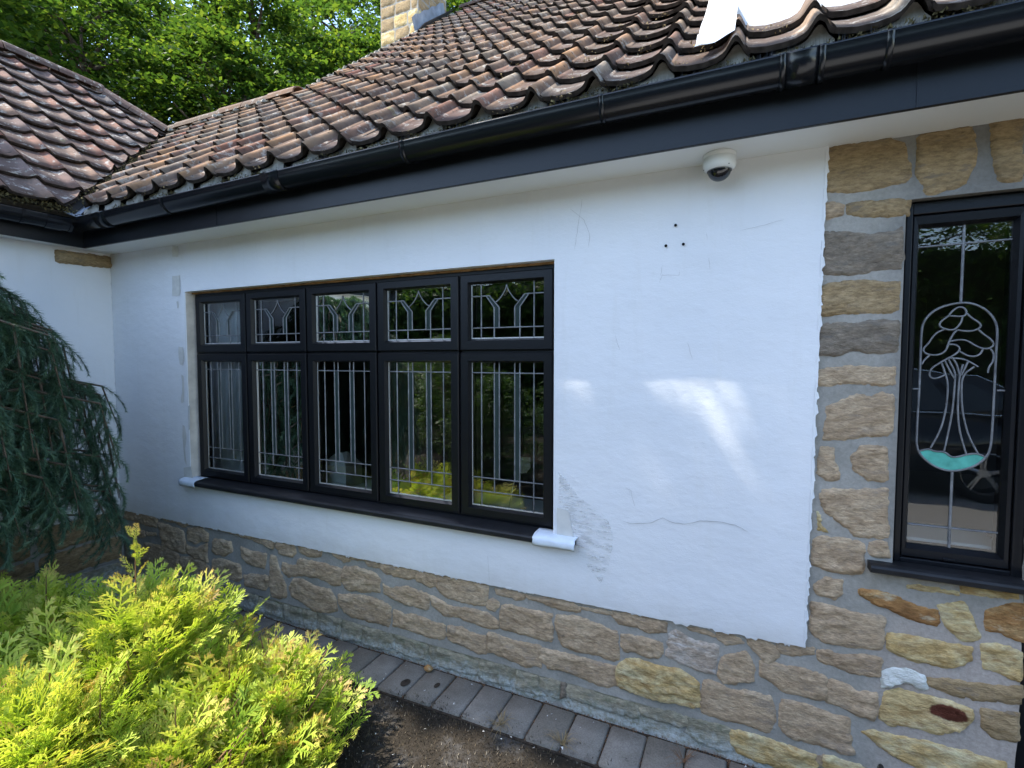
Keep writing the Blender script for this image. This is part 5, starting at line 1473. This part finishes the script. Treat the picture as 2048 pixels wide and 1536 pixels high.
KB = 1.1       # the shrub stands a little further off and lower than a first guess
LOBES = [(4.205 + KB * (x - 4.205), -2.141 + KB * (y + 2.141), max(.13, 1.6 - KB * (1.6 - t)), R * KB, n) for x, y, t, R, n in LOBES]
bush = empty('golden_conifer', (2.2, -1.2, -.03)); tag(bush, 'bright yellow-green feathery conifer bush growing in front of the path', 'shrub')
bush.location = (0, 0, 0)
fol = Fol(); stems = MB()
def leader(x, y, z0, z1, lean, n, sc):
    x = 4.205 + KB * (x - 4.205); y = -2.141 + KB * (y + 2.141); z0 = max(.08, 1.6 - KB * (1.6 - z0)); z1 = max(.2, 1.6 - KB * (1.6 - z1)); sc *= KB
    pts = [(x + lean[0] * t, y + lean[1] * t, z0 + (z1 - z0) * t) for t in np.linspace(0, 1, 5)]
    stems.tube(pts, [.0045, .004, .003, .0022, .0012], 5)
    for i in range(n):
        t = .05 + .95 * i / n; b = np.array((x + lean[0] * t, y + lean[1] * t, z0 + (z1 - z0) * t)); an = random.uniform(0, 6.283)
        el = math.radians(random.uniform(40, 66)); ax = np.array((math.cos(an) * math.cos(el), math.sin(an) * math.cos(el), math.sin(el)))
        fol.place(SPR[random.randrange(6)], b, ax, rng.normal(size=3), sc * (1.1 - .6 * t) * random.uniform(.8, 1.15), random.uniform(.0, .3))
    fol.place(SPR[0], np.array(pts[-1]) - np.array((0, 0, .02)), np.array((lean[0], lean[1], .3)), rng.normal(size=3), sc * .55, .35)
for (x, y, top, R, n) in LOBES:
    for i in range(n):
        h = .04 + (top - .02) * random.random() ** .75; t = h / top; rr = R * math.sqrt(max(.03, 1 - ((t - .35) / .68) ** 2)) if t > .35 else R
        an = random.uniform(0, 6.283); q = random.uniform(.35, .92); el = math.radians(random.gauss(22 + 40 * t, 15))
        b = np.array((x + math.cos(an) * rr * q, y + math.sin(an) * rr * q, h - .05))
        an2 = an + random.gauss(0, .4); ax = np.array((math.cos(an2) * math.cos(el), math.sin(an2) * math.cos(el), math.sin(el)))
        nr = np.array((-math.cos(an2) * math.sin(el), -math.sin(an2) * math.sin(el), math.cos(el))) + rng.normal(0, .38, 3)
        fol.place(SPR[random.randrange(6)], b, ax, nr, random.choice((.13, .17, .2, .24, .28)) * random.uniform(.85, 1.15), random.gauss(-.03, .17))
    stems.tube([(x, y, -.04), (x, y, top * .8)], [.014, .005], 6)
    for i in range(9):
        an = random.uniform(0, 6.283); h = random.uniform(.08, top * .7)
        stems.tube([(x, y, h), (x + math.cos(an) * R * .5, y + math.sin(an) * R * .5, h + .1), (x + math.cos(an) * R * .8, y + math.sin(an) * R * .8, h + .22)], [.006, .004, .002], 5)
leader(2.08, -1.03, .50, .93, (.02, .0), 16, .11)
for (x, y, z0, z1) in ((1.66, -1.14, .45, .72), (1.5, -1.1, .42, .66), (2.28, -1.06, .42, .62), (2.40, -.98, .36, .55), (2.55, -.98, .32, .52), (2.72, -.95, .22, .42), (2.80, -.95, .16, .34), (2.60, -1.2, .32, .52), (2.42, -1.32, .42, .62), (2.66, -1.15, .22, .42), (1.95, -1.0, .45, .66), (2.84, -.98, .12, .28), (2.2, -1.35, .46, .66), (2.66, -.84, .14, .36)):
    leader(x, y, z0, z1, (random.uniform(-.03, .03), random.uniform(-.03, .03)), 9, .085)
fol.build('foliage', M['golden'], bush); stems.build('stem', M['twig'], bush)

# weeping cedar against the wing wall
def needle_branch(seed, droop):
    r = random.Random(seed); V = []; T = []; A = []; P = []; n = 12; L = 1.0
    el = math.radians(r.uniform(10, 30)); p = np.zeros(3); d = np.array((0, math.cos(el), math.sin(el))); sx = r.uniform(-.5, .5)
    for i in range(n + 1):
        P.append(p.copy()); d = d + np.array((sx * .04, 0, -droop / n)); d /= np.linalg.norm(d); p = p + d * L / n
    for i in range(n):
        a, b = P[i], P[i + 1]; t = (b - a) / np.linalg.norm(b - a); s = np.cross(t, (1, 0, 0.2)); s /= np.linalg.norm(s); w = .007 * (1 - .6 * i / n); k = len(V)
        V += [a - s * w, a + s * w, b]; A += [.05, .05, .05]; T.append((k, k + 1, k + 2))
        for j in range(19):
            q = a + (b - a) * r.random(); an = r.uniform(0, 6.283); u = np.cross(t, s); rad = s * math.cos(an) + u * math.sin(an)
            fwd = r.uniform(.5, 1.0); dd = t * fwd + rad; dd /= np.linalg.norm(dd); l = r.uniform(.13, .185) * (1 - .45 * i / n) + .01; sd = np.cross(dd, rad) ; sd = sd / max(1e-6, np.linalg.norm(sd)) * .0065
            k = len(V); V += [q - sd, q + sd, q + dd * l]; c = .15 + .5 * r.random() + (.3 if i > n - 3 else 0); A += [c * .8, c * .8, c]; T.append((k, k + 1, k + 2))
    return np.array(V), np.array(T), np.array(A)
NB = [needle_branch(300 + k, .9 + .35 * k) for k in range(5)]
cedar = empty('weeping_cedar'); tag(cedar, 'dark blue-green weeping cedar hanging in front of the wing wall', 'tree')
fol = Fol(); C = np.array((.70, -1.36, 1.08)); RX, RY, RZ = .66, .98, 1.10
tk = MB(); bm_ = MB()
for i in range(330):
    an = random.uniform(0, 6.283); ca, sa = math.cos(an), math.sin(an); up = random.random() ** .8; R = np.array((RX * ca, RY * sa, 0)) * random.choice((.55, .75, .9, 1.0, 1.0)) * random.uniform(.85, .98)
    h0 = .75 + up * (RZ + .33); rad = math.sqrt(max(.12, 1 - ((h0 - C[2]) / RZ) ** 2)) if h0 > C[2] else 1.0
    tipr = R * (rad * .8 + .2 if h0 > 1.6 else 1.0); drop = random.uniform(.25, .62) if h0 > 1.3 else random.uniform(.12, .34)
    p0 = np.array((C[0], C[1], h0 - .12)); p1 = p0 + tipr * .6 + np.array((0, 0, .12)); p2 = p0 + tipr * .95 + np.array((0, 0, .03)); p3 = p0 + tipr * 1.04 + np.array((0, 0, -drop))
    if p3[0] < .1: continue
    if p3[2] < .55 and sa > -.2 and random.random() < .5: continue
    bm_.tube([p0, p1, p2, p3], [.011, .008, .006, .002], 5)
    out = np.array((ca, sa, 0)); side = np.array((-sa, ca, 0)); n = 22
    for k in range(n):
        t = .25 + .75 * k / n
        if t < .6: q = p0 + (p1 - p0) * (t / .6); tan = (p1 - p0)
        elif t < .8: q = p1 + (p2 - p1) * ((t - .6) / .2); tan = (p2 - p1)
        else: q = p2 + (p3 - p2) * ((t - .8) / .2); tan = (p3 - p2)
        tan = tan / np.linalg.norm(tan); sg = 1 if k % 2 else -1
        ax = tan * random.uniform(.5, 1.0) + side * sg * random.uniform(.25, .8) + np.array((0, 0, -random.uniform(.25, .9))) + rng.normal(0, .12, 3)
        fol.place(NB[random.randrange(5)], q, ax, np.array((0, 0, 1.0)) + out * .6 + rng.normal(0, .3, 3), random.uniform(.15, .27), random.gauss(.02 + .12 * (t > .8), .13))
fol.build('needles', M['cedar'], cedar)
tk.tube([(.75, -1.36, -.05), (.74, -1.32, .7), (.70, -1.35, 1.4), (.72, -1.33, 1.95)], [.055, .045, .03, .012], 8); tk.build('trunk', M['bark'], cedar)
bm_.build('branch', M['bark'], cedar)

SHADE_N = 3400
# broadleaf trees: crown of layered leaf sprays, tapered trunk with limbs
def leaf_cloud(seed, H, R, n_clusters, per, leaf=.075, flat=.22):
    r = np.random.default_rng(seed); V = []; T = []; n = 0
    lim = []
    for i in range(n_clusters):
        t = r.uniform(.12, 1.0); prof = math.sin(math.pi * min(1, (t * .86 + .12))) ** .6; an = r.uniform(0, 2 * math.pi); q = r.uniform(.45, 1.0) ** .6
        lump = 1 + .22 * math.sin(an * 3 + seed) * math.sin(t * 9 + seed) + .12 * math.sin(an * 7 + t * 17)
        c = np.array((math.cos(an) * R * prof * q * lump, math.sin(an) * R * prof * q * lump, H * t))
        ex = r.uniform(.28, .55); m = int(per * r.uniform(.6, 1.3)); out = np.array((math.cos(an), math.sin(an)))
        u = r.normal(0, .45, (m, 3)) * ex; u[:, 2] = u[:, 2] * flat - .18 * (u[:, 0] * out[0] + u[:, 1] * out[1])
        P = c + u; L = leaf * r.uniform(.7, 1.25, m); a2 = r.uniform(0, 2 * math.pi, m); tilt = r.normal(0, .42, m); roll = r.normal(0, .42, m)
        dx = np.stack([np.cos(a2) * np.cos(tilt), np.sin(a2) * np.cos(tilt), np.sin(tilt) - .12], 1); sx = np.stack([-np.sin(a2) * np.cos(roll), np.cos(a2) * np.cos(roll), np.sin(roll)], 1)
        W = (L * .33)[:, None]; L = L[:, None]
        q4 = np.stack([P - dx * L * .5, P + sx * W, P + dx * L * .5, P - sx * W], 1).reshape(-1, 3)
        V.append(q4); k = n + 4 * np.arange(m)[:, None]; T.append(np.concatenate([k + np.array([[0, 1, 2]]), k + np.array([[0, 2, 3]])])); n += 4 * m
        if i % 14 == 0: lim.append(c)
    return np.concatenate(V), np.concatenate(T), lim
def trunk_mesh(name, H, lim, r0):
    m = MB(); m.tube([(0, 0, -.1), (.05, .03, H * .35), (-.04, .02, H * .7), (0, 0, H * .93)], [r0, r0 * .75, r0 * .4, r0 * .1], 9)
    for c in lim:
        z0 = max(.15 * H, c[2] - .35 * math.hypot(c[0], c[1]) - .4); m.tube([(0, 0, z0), (c[0] * .5, c[1] * .5, (z0 + c[2]) / 2 + .15), tuple(c)], [r0 * .32, r0 * .2, .012], 5)
    me = mesh_from(name, m.v, m.f, M['bark'], True); return me
crowns = []
for k, (H, R, nc) in enumerate(((8.6, 2.6, 720), (7.6, 2.3, 640), (9.2, 2.9, 800))):
    V, T, lim = leaf_cloud(21 + k, H, R, nc, 62, .10)
    crowns.append((tri_mesh('crown', V, T, M['beech']), trunk_mesh('trunk', H, lim, .16)))
SPOTS = [(-6.6, .6, .2, 0, 1.0, 'tall beech tree rising beyond the wing ridge at the edge of the photo'), (-7.0, 3.2, 1.3, 2, .92, 'broad beech tree behind the wing hip'), (-4.9, 4.6, 2.2, 1, 1.0, 'beech tree with a bright spray over the valley between the two roofs'),
         (-4.6, 7.4, 3.1, 0, 1.05, 'beech tree standing behind the low ridge'), (-2.2, 8.4, .9, 2, .95, 'beech tree beside the stone chimney'), (-9.5, 6.0, 4.0, 2, 1.15, 'tall beech tree filling the gap between the front beeches'), (-7.2, 9.8, 5.1, 0, 1.2, 'far beech tree deep behind the low ridge'),
         (-9.8, 2.2, 2.7, 1, 1.25, 'far beech tree deep behind the wing roof'),
         (-3.6, 10.6, 1.7, 2, 1.3, 'tall beech tree towering behind the gap left of the chimney'), (-6.2, 6.2, .4, 0, 1.15, 'dense beech tree in the middle of the row behind the house'), (-.6, 11.0, 2.9, 1, 1.45, 'beech tree half hidden by the stone chimney'),
         (-12.5, 4.6, 3.3, 2, 1.5, 'largest beech tree of the row seen over the hip'), (-9.0, 12.5, .9, 2, 1.6, 'beech tree closing the back of the row')]
for (x, y, rz, k, s, lab) in SPOTS:
    t = empty('beech_tree', (x, y, 0)); t.rotation_euler = (0, 0, rz); t.scale = (s, s, s); tag(t, lab, 'tree', 'trees behind the house')
    link(bpy.data.objects.new('crown', crowns[k][0]), t); link(bpy.data.objects.new('trunk', crowns[k][1]), t)
# trees across the drive, behind the camera, seen in the window glass
V, T, lim = leaf_cloud(77, 7.0, 2.5, 520, 42, .12, .5)
ec = (tri_mesh('crown', V, T, M['evergreen']), trunk_mesh('trunk', 7.0, lim, .15))
for i, (x, y, s, lab) in enumerate(((6.0, -9.9, .8, 'dark evergreen across the drive mirrored in the tall leaded window'), (9.2, -9.9, .75, 'dark evergreen across the drive beyond the parked car'), (2.0, -10.0, .6, 'dark evergreen across the drive facing the near end of the casement'), (-1.2, -10.0, .6, 'dark evergreen across the drive mirrored in the fourth light'), (-4.4, -9.9, .6, 'dark evergreen across the drive beside the wing'), (12.6, -9.9, .7, 'dark evergreen at the far end of the drive'))):
    t = empty('evergreen_tree', (x, y, 0)); t.rotation_euler = (0, 0, i * 1.9); t.scale = (s, s, s); tag(t, lab, 'tree', 'trees across the drive')
    link(bpy.data.objects.new('crown', ec[0]), t); link(bpy.data.objects.new('trunk', ec[1]), t)

# low dark shrubs on the soil in front of the wing, mirrored in the last lights
for i, (x, y, s, lab) in enumerate(((1.3, -3.5, .20, 'low dark shrub on the soil in front of the window, nearest of four'), (.1, -4.7, .26, 'low dark shrub on the soil beside the wing'), (2.1, -5.0, .24, 'low dark shrub at the edge of the gravel drive'), (-1.2, -6.2, .3, 'taller dark shrub in front of the hedge'))):
    t = empty('evergreen_shrub', (x, y, -.25 * s)); t.rotation_euler = (0, 0, i * 1.3); t.scale = (s * 1.3, s * 1.3, s); tag(t, lab, 'shrub', 'dark shrubs across the bed')
    link(bpy.data.objects.new('crown', ec[0]), t); link(bpy.data.objects.new('trunk', ec[1]), t)
# clipped hedge that closes the drive
hedge = empty('hedge'); tag(hedge, 'tall dark clipped hedge across the drive, mirrored in the window glass', 'hedge')
V = []; F = []; nx, nzv = 60, 14
for i in range(nx + 1):
    for j in range(nzv + 1):
        x = -9 + 27 * i / nx; z = 3.5 * j / nzv; V.append((x, -8.7 + .25 * nz(x, 0, z, .9) + .12 * nz(x, 3, z, 2.7) - .25 * (j == nzv), z - .05))
for i in range(nx):
    for j in range(nzv): F.append((i * (nzv + 1) + j, (i + 1) * (nzv + 1) + j, (i + 1) * (nzv + 1) + j + 1, i * (nzv + 1) + j + 1))
n = len(V); V += [(-9, -10, -.05), (18, -10, -.05), (18, -10, 3.3), (-9, -10, 3.3)]
F += [(n, n + 3, n + 2, n + 1), (nzv, n + 3, n + 2, nx * (nzv + 1) + nzv)]
M['hedgecore'] = simple('hedge_core_green', (.018, .035, .012), .95, .1, var=.6, vscale=6)
MB().add(V, F).build('core', M['hedgecore'], hedge)
r = np.random.default_rng(5); m = 26000
P = np.stack([r.uniform(-9, 18, m), np.zeros(m), r.uniform(0, 3.5, m)], 1); P[:, 1] = [-8.66 + .25 * nz(p[0], 0, p[2], .9) + .12 * nz(p[0], 3, p[2], 2.7) for p in P]; P[:, 1] += r.uniform(-.06, .16, m)
a = r.normal(0, 1, (m, 3)); a /= np.linalg.norm(a, axis=1)[:, None]; b = r.normal(0, 1, (m, 3)); b -= a * (a * b).sum(1)[:, None]; b /= np.linalg.norm(b, axis=1)[:, None]; L = r.uniform(.05, .10, m)[:, None]
Q = np.stack([P - a * L, P + b * L * .5, P + a * L, P - b * L * .5], 1).reshape(-1, 3); k = 4 * np.arange(m)[:, None]
link(bpy.data.objects.new('leaves', tri_mesh('leaves', Q, np.concatenate([k + np.array([[0, 1, 2]]), k + np.array([[0, 2, 3]])]), M['evergreen'])), hedge)

# beech outside the frame: its leaf slab is shaped to shade wall foot and path
shade = empty('beech_tree', (0, 0, 0)); tag(shade, 'unseen beech beyond the wing, its long limb shaped to throw dappled shade on the rendered wall', 'tree', 'trees behind the house')
r = np.random.default_rng(9); V = []; T = []; n = 0; limb = [(-5.2, -2.3, -.1), (-5.0, -2.3, 3.5), (-4.6, -2.4, 5.8), (-3.2, -2.65, 7.2), (-1.2, -2.70, 7.9), (.6, -2.7, 8.1), (1.8, -2.7, 8.1)]
KX, KY = math.cos(_p) / math.tan(_e), math.sin(_p) / math.tan(_e)      # run of a shadow per metre of height
for i in range(SHADE_N):
    X = r.uniform(-3.3, 1.75); lo, hi = -2.99, -2.15
    lo = -3.5 if X > -.95 else lo; Yc = r.uniform(lo, hi); z = 8.0 + r.normal(0, .16)
    w = max(0.0, 1 - (hi - Yc) / .46)                       # leaves left out near this edge to make the sun spots under the eaves
    xs = X + KX * 6.5                                        # where on the wall this twig throws its shade
    g = math.exp(-((xs - 3.52) / .10) ** 2) + math.exp(-((xs - 4.02) / .17) ** 2)
    if 3.4 < xs < 4.42 and r.random() < min(.86, w * (.50 + .50 * g)): continue
    c = np.array((X + KX * (z - 8) * -1, Yc - KY * (z - 8), z)); m = 9
    P = c + r.normal(0, .045, (m, 3)); a = r.normal(0, 1, (m, 3)); a[:, 2] *= .4; a /= np.linalg.norm(a, axis=1)[:, None]; b = r.normal(0, 1, (m, 3)); b[:, 2] *= .5; b -= a * (a * b).sum(1)[:, None]; b /= np.linalg.norm(b, axis=1)[:, None]; L = r.uniform(.03, .05, m)[:, None]
    V.append(np.stack([P - a * L, P + b * L * .7, P + a * L, P - b * L * .7], 1).reshape(-1, 3)); k = n + 4 * np.arange(m)[:, None]; T.append(np.concatenate([k + np.array([[0, 1, 2]]), k + np.array([[0, 2, 3]])])); n += 4 * m
link(bpy.data.objects.new('crown', tri_mesh('crown', np.concatenate(V), np.concatenate(T), M['beech'])), shade)
tm = MB(); tm.tube(limb, [.20, .17, .13, .09, .06, .035, .01], 8)
for i in range(22):
    t = r.uniform(0, 1); x = -3.2 + 4.4 * t; tm.tube([(x, -2.72, 7.4 + .6 * t), (x + .2, -2.72 + r.uniform(-.45, .45), 8.0)], [.02, .005], 5)
tm.build('trunk', M['bark'], shade, smooth=True)

# parked car on the drive, seen mirrored in the side window
car = empty('parked_car', (0, 0, -.026)); tag(car, 'dark car parked on the drive, mirrored in the tall leaded window', 'car')
X0, X1, YA, YB = 3.3, 7.75, -5.05, -6.85
def car_loft(sections, mat, name, parent):
    V = []; F = []; k = len(sections[0])
    for s in sections: V += s
    for i in range(len(sections) - 1):
        for j in range(k): F.append((i * k + j, i * k + (j + 1) % k, (i + 1) * k + (j + 1) % k, (i + 1) * k + j))
    F += [tuple(range(k)), tuple(range((len(sections) - 1) * k, len(sections) * k))]
    return MB().add(V, F).build(name, mat, parent, smooth=True)
side = [(3.30, .55), (3.34, .80), (3.5, .92), (4.1, .98), (4.9, 1.0), (6.2, 1.0), (7.2, .98), (7.62, .90), (7.75, .70), (7.72, .42), (7.5, .30), (3.5, .30), (3.32, .40)]
secs = []
for (yy, ins, dz) in ((YA - .03, .12, -.06), (YA, .03, -.01), (YA - .0 + .0, .03, -.01), (YA - .12, .0, 0), (YB + .12, 0, 0), (YB, .03, -.01)):
    secs.append([(px_ + ins * (1 if px_ < 5.5 else -1), yy, pz + (dz if pz > .6 else -dz * .4)) for px_, pz in side])
secs = [[(p[0], yy, p[2]) for p in s] for s, yy in zip(secs, (YA + .05, YA + .03, YA, YA - .10, YB + .10, YB))]
body = car_loft(secs[1:], M['car'], 'body', car)
roofp = [(4.05, .97), (4.75, 1.36), (5.1, 1.45), (6.1, 1.47), (6.75, 1.40), (7.35, .98)]
def gh(yy, dy):
    return [(px_, yy + dy * (pz - .97), pz) for px_, pz in roofp]
car_loft([gh(YA - .06, -.42), gh(YA - .07, -.42), gh(YB + .07, .42), gh(YB + .06, .42)], M['car'], 'cabin', car)
wins = [[(4.5, 1.02), (4.95, 1.34), (5.55, 1.385), (5.55, 1.02)], [(5.62, 1.02), (5.62, 1.385), (6.25, 1.37), (6.45, 1.02)], [(6.52, 1.02), (6.34, 1.35), (6.65, 1.31), (6.98, 1.06)]]
for w in wins:
    MB().add([(a, YA - .053 - .42 * (b - .97), b) for a, b in w] + [(a, YA - .068 - .42 * (b - .97), b) for a, b in w], [(0, 1, 2, 3), (0, 4, 5, 1), (1, 5, 6, 2), (2, 6, 7, 3), (3, 7, 4, 0)]).build('side_window', M['carglass'], car)
MB().tube([(3.7, YA + .034, 1.0), (5.5, YA + .034, 1.012), (7.0, YA + .034, 1.0)], .007, 6).build('waist_trim', M['chrome'], car)
MB().tube([(4.75, YA - .19, 1.40), (5.3, YA - .22, 1.47), (6.1, YA - .22, 1.485), (6.7, YA - .20, 1.42), (7.05, YA - .12, 1.2), (7.2, YA - .07, 1.03)], .009, 6).build('roof_rail', M['chrome'], car)
for wx in (4.15, 6.72):
    for yy, sg in ((YA + .02, 1), (YB - .0, -1)):
        wl = MB(); wl.lathe([(.20, -.10 * sg), (.31, -.10 * sg), (.335, -.06 * sg), (.335, .05 * sg), (.30, .07 * sg), (.24, .06 * sg), (.23, .02 * sg)], (wx, yy - .02 * sg, .335), 36, 'y')
        w_o = wl.build('tyre', M['rubber'], car, smooth=True)
        al = MB(); al.lathe([(.235, .05 * sg), (.225, .055 * sg), (.215, .02 * sg)], (wx, yy - .02 * sg, .335), 36, 'y')
        al.lathe([(0, .045 * sg), (.05, .045 * sg), (.055, .02 * sg)], (wx, yy - .02 * sg, .335), 16, 'y')
        for k in range(5):
            a = 2 * math.pi * k / 5 + .3
            for off in (-.13, .13):
                p = [(wx + math.cos(a + off) * .04, yy + .02 * sg, .335 + math.sin(a + off) * .04), (wx + math.cos(a + off * .6) * .225, yy + .025 * sg, .335 + math.sin(a + off * .6) * .225)]
                al.tube(p, [.016, .012], 5)
        al.build('wheel_rim', M['alloy'], car)
MB().box(3.29, 3.36, YB + .15, YB + .5, .66, .78).build('headlight', M['chrome'], car, bevel=.02); MB().box(3.29, 3.36, YA - .5, YA - .15, .66, .78).build('headlight', M['chrome'], car, bevel=.02)
